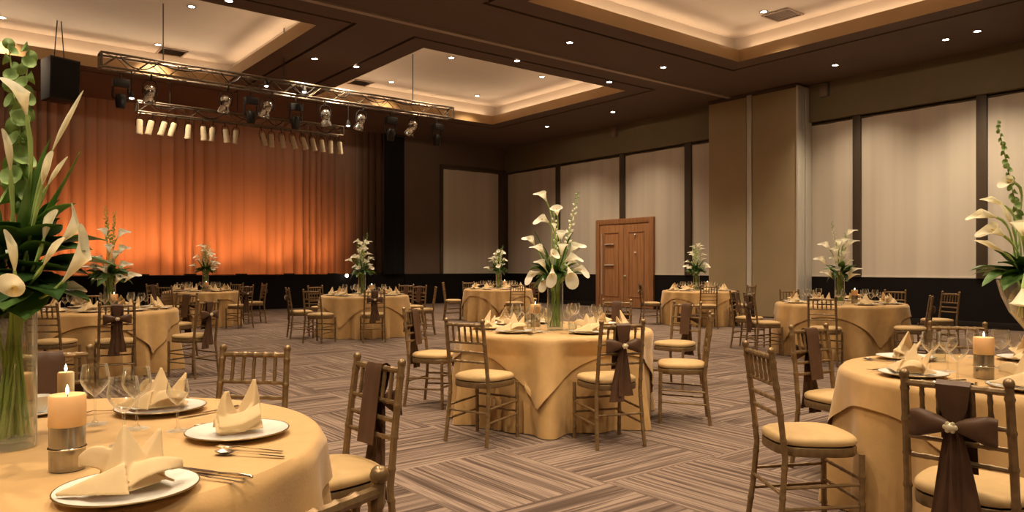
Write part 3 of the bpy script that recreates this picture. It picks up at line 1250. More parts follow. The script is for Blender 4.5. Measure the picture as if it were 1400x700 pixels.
TABLE = {  # lat, d, radius, overlay half side, overlay turn, name used in labels
    'T1': (-1.43, 2.19, .83, .98, 70, 'the candle table'),
    'T2': (2.54, 3.70, .81, .96, 62, 'the flared-vase table'),
    'T3': (.37, 6.40, .82, .97, 85, 'the central table'),
    'T4': (-5.04, 9.20, .80, .94, 72, 'the table behind the candle table'),
    'T5': (-6.80, 16.2, .76, .92, 20, 'the farthest table by the orange curtain'),
    'T6': (-2.77, 13.9, .80, .97, 80, 'the table by the black drape'),
    'T7': (-.34, 17.9, .80, .95, 10, 'the table in the room corner'),
    'T8': (4.19, 16.6, .79, .95, 5, 'the table beside the wooden door'),
    'T9': (4.83, 10.9, .88, 1.04, 17, 'the table beside the pillar'),
}
GROUPNAME = {k: v[5].replace('the ', '', 1) for k, v in TABLE.items()}


NEAR_CHAIRS = {}


def chair(x, d, tab, sash, label, face=None, rmin=.50):
    """chair whose rear feet stand around pixel column x at distance d, facing its table"""
    lat = (x - 700) / F_PX * d
    tl, td, R = TABLE[tab][:3]
    rmin = .42 if tab == 'T3' else .44 if tab == 'T2' else .40 if tab == 'T1' else rmin
    vx, vd = tl - lat, td - d
    r = math.hypot(vx, vd)
    if r < R + rmin:                         # never inside the cloth
        k = (R + rmin) / r
        lat, d = tl - vx * k, td - vd * k
    if face:
        fx, fd = face
        l = math.hypot(fx, fd)
        a = math.hypot(vx, vd)
        fx, fd = fx / l, fd / l
    else:
        fx, fd = vx / r, vd / r
    p = W(lat, d)
    o_ = p - W(tl, td)
    NEAR_CHAIRS.setdefault(tab, []).append((math.atan2(o_.y, o_.x), math.hypot(o_.x, o_.y) - .46))
    g = Vector((CA * fd + SA * fx, SA * fd - CA * fx))
    rz = math.atan2(g.y, g.x) - pi / 2
    c = Vector((p.x + g.x * .215, p.y + g.y * .215, 0))
    return CHAIR[sash].place(c, rz, label, 'gold bamboo chairs around ' + GROUPNAME[tab])


B = 'bare gold chair'
S = 'sashed gold chair'
CH = [
    (345, 3.5, 'T1', 0, B + ' facing the camera behind the candle table, empty carpet beyond'),
    (489, 3.02, 'T1', 1, S + ' at the right rim of the candle table', (-.72, -.7)),
    (415, 1.25, 'T1', 0, B + ' cut off by the bottom edge at the candle table', (-.86, .5)),
    (68, 3.45, 'T1', 1, S + ' just behind the tall vase of the candle table'),
    (160, 7.9, 'T4', 1, S + ' with its bow towards us, behind the candle table'),
    (283, 8.63, 'T4', 1, S + ' in profile at the right side of the table behind the candle table'),
    (254, 10.7, 'T4', 1, S + ' half hidden past the right rim of the table behind the candle table'),
    (58, 7.8, 'T4', 0, B + ' beside the clear vase, pushed to the table behind the candle table'),
    (120, 10.5, 'T4', 0, B + ' on the stage side of the table behind the candle table'),
    (336, 15.4, 'T5', 1, S + ' drawn up at the right of the farthest table by the orange curtain'),
    (323, 17.5, 'T5', 0, B + ' second from the right at the farthest table by the orange curtain'),
    (360, 17.0, 'T5', 1, S + ' standing apart, outermost right at the farthest table by the curtain'),
    (225, 14.8, 'T5', 0, B + ' turned from the camera, left at the farthest table by the curtain'),
    (209, 16.6, 'T5', 1, S + ' outermost left at the farthest table by the orange curtain'),
    (253, 17.6, 'T5', 1, S + ' behind the napkin on the farthest table by the orange curtain'),
    (512, 12.5, 'T6', 1, S + ' tied in a bow, in front of the table by the black drape'),
    (427, 12.4, 'T6', 0, B + ' front left at the table by the black drape'),
    (395, 13.3, 'T6', 1, S + ' outermost left at the table by the black drape'),
    (432, 15.0, 'T6', 0, B + ' facing out behind the left rim of the table by the black drape'),
    (573, 15.4, 'T6', 1, S + ' facing the camera, right behind the table by the black drape'),
    (594, 14.1, 'T6', 0, B + ' in profile, outermost right at the table by the black drape'),
    (555, 16.2, 'T6', 1, S + ' wholly behind the table by the black drape, dark back showing'),
    (637.5, 5.34, 'T3', 0, B + ' seen from behind at the left front of the central table'),
    (848.4, 5.23, 'T3', 1, S + ' tied in a bow, right front of the central table'),
    (568, 6.96, 'T3', 1, S + ' outermost left at the central table'),
    (968, 6.15, 'T3', 0, B + ' in profile at the right of the central table'),
    (938, 8.0, 'T3', 1, S + ' pulled back behind the profile chair of the central table'),
    (843, 8.55, 'T3', 1, S + ' pulled back towards the door behind the central table'),
    (625, 17.9, 'T7', 0, B + ' outermost left at the table in the room corner'),
    (641, 19.2, 'T7', 0, B + ' behind the left rim of the table in the room corner'),
    (708, 16.5, 'T7', 0, B + ' with its back to the camera at the table in the room corner'),
    (730, 18.9, 'T7', 1, S + ' outermost right at the table in the room corner'),
    (969, 15.3, 'T8', 0, B + ' in front of the table beside the wooden door'),
    (881, 16.6, 'T8', 1, S + ' before the wooden door, left of the table beside it'),
    (1021, 15.7, 'T8', 0, B + ' against the pillar at the table beside the wooden door'),
    (1036, 10.75, 'T9', 1, S + ' tied in a bow, left side of the table beside the pillar'),
    (1006, 11.9, 'T9', 1, S + ' before the pillar, second from left at the table beside it'),
    (1080, 12.45, 'T9', 0, B + ' behind the left rim of the table beside the pillar'),
    (1124, 9.55, 'T9', 0, B + ' with its back to the camera at the table beside the pillar'),
    (1250, 9.85, 'T9', 1, S + ' right front of the table beside the pillar', (-.9, .42)),
    (1223, 12.2, 'T9', 0, B + ' behind the right rim of the table beside the pillar'),
    (1298, 11.3, 'T9', 0, B + ' alone against the black dado, right of the pillar-side table'),
    (1043.5, 3.57, 'T2', 0, B + ' nearest left of the flared-vase table, seen from its side', (1, .05)),
    (1127, 4.72, 'T2', 1, S + ' facing the camera at the far left of the flared-vase table'),
    (1310, 5.03, 'T2', 0, B + ' behind the candle holder on the flared-vase table'),
    (1308, 2.59, 'T2', 1, S + ' tied in a large bow, front of the flared-vase table', (.74, .67)),
]
for c in CH:
    chair(*c)

# ------------------------------------------------------------------ tables under cloth


def fold(th, seed):
    w = sin(th * 16 + 1.7 * sin(th * 3 + seed) + seed * 2.1)
    return .5 + .5 * w


def skirt_r(th, drop, R, seed, tab):
    """radius of the floor-length cloth: smooth at the rim, folded and flared towards the floor"""
    k = min(1, drop / .70)
    f_ = fold(th, seed)
    r = R + .012 + .012 * k + .155 * (f_ - .36) * k ** 1.15
    for a, lim in NEAR_CHAIRS.get(tab, ()):
        da = abs((th - a + pi) % (2 * pi) - pi)
        w = min(1, max(0, (.40 - da) / .18))
        if w > 0 and r > lim:
            w = w * w * (3 - 2 * w) * min(1, drop / .12)
            r = r + (max(lim, R - .05) - .055 * (1 - f_) * k - r) * w
    return r


def linen(tab):
    lat, d, R, half, turn, nm = TABLE[tab]
    seed = float(int(tab[1]))
    c = W(lat, d)
    near = tab in ('T1', 'T2', 'T3')
    n = 240 if near else 150
    big = nm[4:]
    t = empty('tablecloth', c, 0, f'floor-length gold cloth on {nm}', 'tablecloth', 'floor-length gold tablecloths')
    q = MB()
    nz = 12

    def fn(a, b):
        th = a * 2 * pi
        if b < .25:
            r = R * (b / .25) * .975
            return (r * cos(th), r * sin(th), .732)
        k = (b - .25) / .75
        dr = .726 * k
        r = skirt_r(th, dr, R, seed, tab)
        z = .732 - dr
        if k < .09:
            z = .732 - .004 * k / .09
            r = R * .975 + .02 * (k / .09)
        return (r * cos(th), r * sin(th), max(.006, z))
    q.grid(fn, n, nz + 5, True, False)
    q.build('skirt', M['cloth'], t)
    t2 = empty('table_overlay', c + Vector((0, 0, 0)), 0, f'square gold overlay draped over {nm}', 'tablecloth', 'square gold overlays')
    q = MB()
    ph = rad(turn)

    fr_ = [0, .04, .09, .15] + [.15 + .85 * i / 15 for i in range(1, 16)]
    inner = [0, .35, .7, .9, .985]
    nb = len(inner) + len(fr_)

    def fo(a, b):
        th = a * 2 * pi
        k_ = min(nb - 1, round(b * (nb - 1)))
        if k_ < len(inner):
            r = R * inner[k_]
            return (r * cos(th), r * sin(th), .75)
        smax = half / max(abs(cos(th - ph)), abs(sin(th - ph)))
        dr = max(.02, smax - R) * fr_[k_ - len(inner)]
        k = min(1, dr / .5)
        r = max(skirt_r(th, dr + .02, R, seed, tab), skirt_r(th, max(0, dr - .03), R, seed, tab)) + .008 + .006 * k + .022 * k * k * (.5 + .5 * sin(th * 8 + 1.2 * sin(th * 2 + seed) + seed))
        e = min(1, dr / .03) ** .6
        return ((R + (r - R) * e) * cos(th), (R + (r - R) * e) * sin(th), .75 - dr * .985 - .0005)
    q.grid(fo, n, nb, True, False)
    q.build('overlay_cloth', M['over'], t2)
    return c


CEN = {k: linen(k) for k in TABLE}
TOPZ = .752

# ------------------------------------------------------------------ tableware prototypes


def make_plate():
    t = empty('charger_plate', (0, 0, 0), 0, None, 'plate')
    MB().lathe([(0, .004), (.075, .003), (.085, 0), (.095, .002), (.105, .009), (.148, .016), (.1535, .0175), (.1535, .0205), (.147, .020), (.108, .013), (.094, .007), (0, .007)], 40).build('dish', M['china'], t)
    q = MB()
    n = 40
    q.grid(lambda a, b: ((.1535 + .0022 * cos(b * 2 * pi)) * cos(a * 2 * pi), (.1535 + .0022 * cos(b * 2 * pi)) * sin(a * 2 * pi), .019 + .0022 * sin(b * 2 * pi)), n, 6, True, True)
    tag(q.build('rim', M['goldrim'], t), 'thin gilded rim')
    return t


def sheet(mb, fn, nu, nv, th=.006):
    """closed cloth sheet of thickness th over the surface fn(s, t)"""
    e = 1e-3
    top, bot = [], []
    for i in range(nu):
        for j in range(nv):
            a, b = i / (nu - 1), j / (nv - 1)
            p = Vector(fn(a, b))
            du = Vector(fn(min(1, a + e), b)) - Vector(fn(max(0, a - e), b))
            dv = Vector(fn(a, min(1, b + e))) - Vector(fn(a, max(0, b - e)))
            n = du.cross(dv)
            n = n.normalized() if n.length > 1e-12 else Vector((0, 0, 1))
            top.append(p + n * th / 2)
            bot.append(p - n * th / 2)
    N = nu * nv
    fs = []
    for i in range(nu - 1):
        for j in range(nv - 1):
            a, b, c, d = i * nv + j, (i + 1) * nv + j, (i + 1) * nv + j + 1, i * nv + j + 1
            fs += [(a, b, c, d), (N + d, N + c, N + b, N + a)]
    rim = [i * nv for i in range(nu)] + [(nu - 1) * nv + j for j in range(1, nv)] + [i * nv + nv - 1 for i in range(nu - 2, -1, -1)] + [j for j in range(nv - 2, 0, -1)]
    for p, q in zip(rim, rim[1:] + rim[:1]):
        fs.append((p, N + p, N + q, q))
    mb.add(top + bot, fs)


def petal(mb, p0, p1, w0, w1, side, ridge, h0, h1, bow=(0, 0, 0), tipround=1., th=.006):
    """V-folded cloth point from p0 to p1; half width w0 -> w1; ridge direction with height h0 -> h1"""
    p0, p1, side, ridge, bow = map(Vector, (p0, p1, side, ridge, bow))
    side, ridge = side.normalized(), ridge.normalized()

    def fn(s, t):
        t = t * 2 - 1
        w = w0 + (w1 - w0) * s
        w *= (1 - s ** 6 * tipround) if tipround < 1 else 1
        h = h0 + (h1 - h0) * s
        return p0.lerp(p1, s) + bow * (4 * s * (1 - s)) + side * (w * t) + ridge * (h * (1 - abs(t) ** 1.15))
    sheet(mb, fn, 9, 11, th)


def linen_from(mb, t):
    o = mb.build('linen_fold', M['napkin'], t)
    md = o.modifiers.new('remesh', 'REMESH')
    md.mode = 'VOXEL'
    md.voxel_size = .0034
    md.use_smooth_shade = True
    dg = bpy.context.evaluated_depsgraph_get()
    me = bpy.data.meshes.new_from_object(o.evaluated_get(dg))
    o.modifiers.clear()
    o.data = me
    me.name = 'linen_fold'
    bm = bmesh.new()
    bm.from_mesh(me)
    bmesh.ops.smooth_vert(bm, verts=bm.verts[:], factor=.5, use_axis_x=True, use_axis_y=True, use_axis_z=True)
    lo = min(v.co.z for v in bm.verts)
    for v in bm.verts:
        v.co.z += .001 - lo
    bm.to_mesh(me)
    bm.free()
    me.polygons.foreach_set('use_smooth', [True] * len(me.polygons))
    return o


def make_napkin_star():
    """star fold: tall ridged peak, long low wing, rounded wing, rolled flap and second peak behind"""
    t = empty('folded_napkin', (0, 0, 0), 0, None, 'napkin')
    q = MB()
    petal(q, (0, .0, .006), (-.010, .018, .142), .072, .002, (1, .0, 0), (0, -1, 0), .075, .004)          # front peak
    petal(q, (.0, -.03, .006), (-.135, -.058, .010), .060, .004, (-.25, 1, 0), (0, -.25, 1), .062, .004)   # long left wing
    petal(q, (.01, -.02, .006), (.118, -.012, .036), .050, .030, (.05, 1, -.15), (0, -.2, 1), .050, .022, (0, 0, .012), .75)  # right wing
    petal(q, (-.01, .02, .01), (-.105, .035, .055), .040, .034, (0, 1, .5), (0, -.5, 1), .055, .020, (0, 0, .03), .7)        # rolled flap
    petal(q, (.02, .03, .006), (.062, .062, .118), .062, .003, (1, -.3, 0), (-.2, -1, .2), .04, .004)      # second peak
    petal(q, (0, .0, .004), (0, .09, .006), .10, .05, (1, 0, 0), (0, 0, 1), .04, .006)
    linen_from(q, t)
    return t


def make_napkin_bishop():
    """mitre fold: two upright peaks with a fold crossing in front"""
    t = empty('folded_napkin', (0, 0, 0), 0, None, 'napkin')
    q = MB()
    petal(q, (-.012, .010, .004), (-.030, .012, .120), .050, .006, (1, .25, 0), (-.2, -1, 0), .050, .012, (-.012, 0, 0))
    petal(q, (.018, .012, .004), (.052, .020, .152), .052, .003, (1, -.25, 0), (.2, -1, 0), .045, .006, (.006, 0, 0))
    petal(q, (-.060, -.006, .020), (.062, -.020, .050), .030, .030, (0, .1, 1), (0, -1, 0), .036, .030, (0, -.02, -.008))
    petal(q, (-.010, -.045, .004), (.052, .000, .085), .026, .004, (1, .2, -.3), (0, -1, 0), .018, .004)
    petal(q, (-.07, .0, .004), (.07, .0, .004), .045, .045, (0, 1, 0), (0, 0, 1), .035, .035)
    linen_from(q, t)
    return t


def make_napkin_tent():
    """pyramid fold: peaked front with creased flanks and a low tail behind"""
    t = empty('folded_napkin', (0, 0, 0), 0, None, 'napkin')
    q = MB()
    petal(q, (0, .005, .004), (0, .020, .155), .088, .002, (1, 0, 0), (0, -1, 0), .085, .004)
    petal(q, (.0, -.01, .004), (-.11, -.01, .040), .055, .004, (-.1, 1, 0), (0, -.2, 1), .075, .004)
    petal(q, (.0, -.01, .004), (.112, .0, .050), .055, .006, (.1, 1, 0), (0, -.2, 1), .07, .004)
    petal(q, (-.02, .03, .004), (-.062, .060, .105), .055, .003, (1, .4, 0), (0, -1, .2), .045, .004)
    petal(q, (0, .0, .004), (0, .105, .008), .085, .03, (1, 0, 0), (0, 0, 1), .05, .006)
    linen_from(q, t)
    return t


def goblet(h, rb, rf, name, label_cat, bowl):
    def mk():
        t = empty(name, (0, 0, 0), 0, None, label_cat)
        st = h - bowl
        b = [(.004, st)]
        for k in range(1, 13):
            a = k / 12
            b.append((max(.004, rb * (sin(min(1, a * 1.45) * pi / 2) * (1 - .20 * max(0, a - .55) / .45))), st + bowl * (a ** 1.15)))
        inn = [(r - .0009, z + .0008) for r, z in reversed(b)]
        MB().lathe(b + inn, 24).build('bowl', M['glass'], t)
        MB().lathe([(0, .0), (rf, .0), (rf, .0015), (.012, .006), (.0042, .016), (.0036, st * .6), (.0046, st + .002), (0, st + .002)], 18).build('stem', M['glass'], t)
        return t
    return mk


def make_tumbler():
    t = empty('water_glass', (0, 0, 0), 0, None, 'glass')
    MB().lathe([(0, 0), (.030, 0), (.033, .003), (.037, .11), (.0362, .11), (.032, .01), (0, .010)], 24).build('tumbler_wall', M['glass'], t)
    MB().lathe([(0, .0105), (.0315, .0105), (.0345, .07), (0, .07)], 20).build('water', M['water'], t)
    return t


def make_fork():
    t = empty('dinner_fork', (0, 0, 0), 0, None, 'fork')
    q = MB()
    ribbon(q, [(0, -.105, .004), (0, -.06, .006), (0, 0, .008), (0, .035, .012), (0, .055, .008)], [.006, .0048, .0032, .0045, .0115], (1, 0, 0), .002, 0, 1, 5)
    for k in range(4):
        x = -.0092 + .0061 * k
        q.tube([(x, .053, .007), (x, .075, .0055), (x, .105, .009)], [.0017, .0015, .0008], 5)
    q.build('fork_body', M['silver'], t)
    return t


def make_knife():
    t = empty('dinner_knife', (0, 0, 0), 0, None, 'knife')
    q = MB()
    q.tube([(0, -.12, .005), (0, -.115, .0055), (0, -.06, .0055), (0, -.015, .0045)], [.003, .006, .005, .0042], 8)
    q.build('handle', M['silver'], t)
    q = MB()
    ribbon(q, [(0, -.016, .006), (0, .02, .006), (.0008, .08, .006), (.002, .105, .006), (.004, .122, .006)], [.006, .0095, .0098, .008, .0015], (1, 0, 0), .0016, 0, 1, 5)
    q.build('blade', M['silver'], t)
    return t


def make_spoon():
    t = empty('dinner_spoon', (0, 0, 0), 0, None, 'spoon')
    q = MB()
    ribbon(q, [(0, -.105, .004), (0, -.05, .006), (0, .02, .009), (0, .05, .007)], [.0062, .0045, .003, .004], (1, 0, 0), .002, 0, 1, 5)
    q.build('handle', M['silver'], t)
    q = MB()
    q.grid(lambda a, b: (.0195 * b * cos(a * 2 * pi), .078 + .031 * b * sin(a * 2 * pi), .0035 + .007 * b * b), 18, 5, True, False)
    q.grid(lambda a, b: (.0195 * b * cos(a * 2 * pi), .078 + .031 * b * sin(a * 2 * pi), .002 + .007 * b * b), 18, 5, True, False)
    q.build('spoon_bowl', M['silver'], t)
    return t


def make_holder():
    t = empty('candle_holder', (0, 0, 0), 0, None, 'candle holder')
    MB().lathe([(0, 0), (.041, 0), (.0425, .002), (.0425, .052), (.0425, .118), (.040, .118), (.039, .112), (0, .111)], 28).build('cylinder', M['steel'], t)
    MB().grid(lambda a, b: ((.0435 + .0025 * cos(b * 2 * pi)) * cos(a * 2 * pi), (.0435 + .0025 * cos(b * 2 * pi)) * sin(a * 2 * pi), .058 + .0025 * sin(b * 2 * pi)), 28, 6, True, True).build('band', M['silver'], t)
    return t


def candle_maker(r, h, m):
    def mk():
        t = empty('pillar_candle', (0, 0, 0), 0, None, 'candle')
        MB().lathe([(0, 0), (r - .002, 0), (r, .003), (r, h - .004), (r - .003, h), (r * .6, h - .004), (0, h - .010)], 28).build('wax', M[m], t)
        MB().tube([(0, 0, h - .011), (.001, 0, h + .004)], .0012, 5).build('wick', M['wick'], t)
        MB().lathe([(0, h + .0), (.0028, h + .004), (.0042, h + .010), (.003, h + .017), (.001, h + .023), (0, h + .026)], 12).build('flame', M['flame'], t)
        return t
    return mk


PR = dict(
    plate=Proto(make_plate), star=Proto(make_napkin_star), bishop=Proto(make_napkin_bishop), tent=Proto(make_napkin_tent),
    wine=Proto(goblet(.20, .047, .038, 'wine_glass', 'glass', .108)), small=Proto(goblet(.165, .036, .033, 'small_wine_glass', 'glass', .084)), tumbler=Proto(make_tumbler),
    fork=Proto(make_fork), knife=Proto(make_knife), spoon=Proto(make_spoon), holder=Proto(make_holder),
    candle=Proto(candle_maker(.044, .082, 'wax')), slim=Proto(candle_maker(.024, .19, 'waxpale')))
WHAT = dict(plate='gilded white plate', star='star-folded gold napkin', bishop='two-peaked gold napkin', tent='pyramid-folded gold napkin', wine='large clear wine glass',
            small='small clear wine glass', tumbler='clear water tumbler', fork='silver dinner fork', knife='silver dinner knife', spoon='silver spoon', holder='brushed steel candle holder', candle='lit peach pillar candle',
            slim='slim cream candle with flame')


def ware(kind, tab, p, rz=0., z=TOPZ):
    if (p - CEN[tab]).to_2d().length > TABLE[tab][2] + .03:
        return None
    o = PR[kind].place((p.x, p.y, z), rz, None, f'{kind if kind not in ("star", "bishop", "tent") else "napkin"} pieces on {GROUPNAME[tab]}')
    later(o, WHAT[kind], 'on ' + TABLE[tab][5])
    return o


def rz_of(tab, p):
    """turn that points local -Y outward from the table's centre"""
    v = (p - CEN[tab]).to_2d()
    return math.atan2(v.y, v.x) + pi / 2


def setting(tab, ang, nap, glasses=2, cut=True, r=None, jit=0.):
    """one cover at angle ang (camera plan, degrees) of a table"""
    lat, d, R = TABLE[tab][:3]
    a = rad(ang)
    ca, sa = cos(a), sin(a)
    r = r or R - .20
    def at(rr, tang):
        return W(lat + rr * ca - tang * sa, d + rr * sa + tang * ca, 0)
    p = at(r, 0)
    rz = rz_of(tab, p)
    ware('plate', tab, p, rz)
    if nap:
        ware(nap, tab, p, rz + rnd.uniform(-.6, .6), TOPZ + .008)
    gl = [('wine', r - .225, .10), ('small', r - .20, .19), ('tumbler', r - .245, .0)]
    for k, rr, tg in gl[:glasses]:
        ware(k, tab, at(rr, tg + rnd.uniform(-.012, .012)))
    if cut:
        for k, tg in (('knife', .19), ('spoon', .228), ('fork', -.19)):
            ware(k, tab, at(r + .0, tg), rz + pi + rnd.uniform(-.06, .06))


# candle table: placed item by item
def tp(x, y):
    return P(x, y, TOPZ)


for x, y, nap, turn in ((175, 675, 'star', .35), (325, 595, 'bishop', .5), (220, 562, 'star', -.2), (-34, 566, 'tent', .3)):
    p = tp(x, y)
    ware('plate', 'T1', p, 0)
    ware(nap, 'T1', p, -math.atan2(CA, SA) + turn, TOPZ + .008)


def cutlery(kind, tab, x0, y0, x1, y1):
    """piece lying from handle end pixel (x0, y0) to tip pixel (x1, y1)"""
    a, b = tp(x0, y0), tp(x1, y1)
    v = b - a
    c = (a + b) / 2
    ware(kind, tab, c, math.atan2(v.y, v.x) - pi / 2)


cutlery('fork', 'T1', 388, 619, 296, 613)
cutlery('spoon', 'T1', 384, 626, 300, 621)
cutlery('knife', 'T1', 338, 654, 250, 643)
cutlery('fork', 'T1', 326, 661, 248, 651)
cutlery('knife', 'T1', 312, 560, 262, 569)
cutlery('fork', 'T1', 158, 563, 126, 566)
cutlery('spoon', 'T1', 330, 577, 290, 583)
for k, x, y in (('wine', 130, 580), ('wine', 169, 608), ('wine', 187, 586), ('small', 243, 589), ('small', 45, 826)):
    ware(k, 'T1', tp(x, y))
ware('holder', 'T1', tp(92, 641))
ware('candle', 'T1', tp(92, 641), 0, TOPZ + .113)
ware('holder', 'T1', tp(25, 596))
ware('candle', 'T1', tp(25, 596), 0, TOPZ + .113)
ware('slim', 'T1', tp(90, 589))
cp = tp(52, 567)
cup = empty('coffee_cup', (cp.x, cp.y, TOPZ), .4, 'small white cup half hidden behind the vase of the candle table', 'cup')
MB().lathe([(0, .014), (.02, .014), (.024, .017), (.036, .04), (.041, .068), (.0395, .068), (.034, .042), (.02, .022), (0, .02)], 24).build('bowl', M['china'], cup)
MB().tube([(.036, 0, .055), (.058, 0, .058), (.06, 0, .036), (.034, 0, .03)], .004, 6).build('handle', M['china'], cup)
MB().lathe([(0, .002), (.03, 0), (.062, .010), (.066, .013), (.061, .014), (.03, .006), (0, .006)], 28).build('saucer', M['china'], cup)

# flared-vase table
for ang, nap in ((191, 'star'), (118, 'tent'), (52, 'tent'), (238, 'star'), (80, None)):
    if nap:
        setting('T2', ang, nap, 0, True, .61)
for k, x, y in (('wine', 1272, 508), ('wine', 1309, 522), ('wine', 1296, 508), ('small', 1340, 497), ('wine', 1368, 503), ('small', 1386, 498), ('tumbler', 1284, 494), ('small', 1330, 489)):
    ware(k, 'T2', tp(x, y))
ware('holder', 'T2', tp(1345, 517))
ware('candle', 'T2', tp(1345, 517), 0, TOPZ + .113)

# central table
for ang, nap in ((-8, 'tent'), (-66, 'star'), (-128, 'star'), (-172, 'tent'), (140, 'tent'), (98, 'bishop'), (40, 'tent')):
    setting('T3', ang, nap, 3 if ang not in (40,) else 2, True, .575)
ware('holder', 'T3', tp(732, 446))
ware('candle', 'T3', tp(732, 446), 0, TOPZ + .113)
for k, x, y in (('wine', 736, 452), ('wine', 782, 446), ('small', 776, 451)):
    ware(k, 'T3', tp(x, y))

# other tables: covers all round
NAPS = ['tent', 'star', 'bishop']
for tab, off in (('T4', 12), ('T9', 5), ('T6', 18), ('T5', 8), ('T7', 20), ('T8', 2)):
    far = tab in ('T5', 'T7', 'T8')
    for k in range(8):
        setting(tab, off + 45 * k, NAPS[(k + int(tab[1])) % 3] if k % 4 else 'tent', 2, tab in ('T4', 'T9'))
    c0 = TABLE[tab]
    q_ = W(c0[0] + .16, c0[1] - .12)
    ware('holder', tab, q_)
    ware('candle', tab, q_, 0, TOPZ + .113)

# ------------------------------------------------------------------ flowers


def bez(a, b, c, d, n):
    out = []
    for i in range(n + 1):
        t = i / n
        s = 1 - t
        out.append(a * s ** 3 + b * 3 * s * s * t + c * 3 * s * t * t + d * t ** 3)
    return out


def frame(axis, up):
    z = Vector(axis).normalized()
    u = Vector(up)
    x = u - z * u.dot(z)
    x = x.normalized() if x.length > 1e-5 else z.orthogonal().normalized()
    y = z.cross(x)
    m = Matrix((x, y, z)).transposed().to_4x4()
    return m


def calla_mesh(L, wid, slim, n=20, m=12):
    """spathe of a calla lily along +Z, its pointed lip towards +X"""
    q = MB()

    def fn(a, b, inner=0.):
        th = (a - .5) * 2 * pi * 1.02
        tip = max(0, cos(th / 1.02))                      # 1 at the pointed side
        top = L * (.62 + .38 * (.5 + .5 * cos(th)) ** 1.6)
        s = b
        r = wid * (.12 + (1 - slim) * .95 * s ** 1.25 + slim * .45 * sin(s * 2.7))
        z = top * s
        flare = (1 - slim) * wid * .55 * (max(0, s - .68) / .32) ** 1.6
        rr = r + flare * (.10 + .90 * tip)
        x, y = rr * cos(th), rr * sin(th) * (1 - .12 * s)
        x += (1 - slim) * wid * .25 * s * s
        if s > .8 and slim < .5:
            z -= (s - .8) * L * .28 * (1 - .9 * tip)
        k = 1 - inner
        return (x * k, y * k, z + inner * .004)
    q.grid(lambda a, b: fn(a, b), n, m)
    return q


def leaf_mesh(L, wid, droop, n=12, cup=.25, wave=.0, ph=0.):
    """leaf along +X, its face up (+Z)"""
    q = MB()

    def fn(a, b, dz=0.):
        s = a
        w = wid * (sin(pi * min(1, s * .94 + .06)) ** .75) * (1 - .3 * s)
        t = b * 2 - 1
        ang = droop * s
        x = L * (sin(ang) / droop if abs(droop) > .01 else s)
        z = -L * ((1 - cos(ang)) / droop if abs(droop) > .01 else 0)
        return (x, t * w, z + cup * w * t * t + wave * sin(s * 9 + ph) * abs(t) - .12 * w * (1 - abs(t)) + dz)
    q.grid(lambda a, b: fn(a, b), n, 7)
    q.grid(lambda a, b: fn(a, b, -.0015), n, 7)
    return q


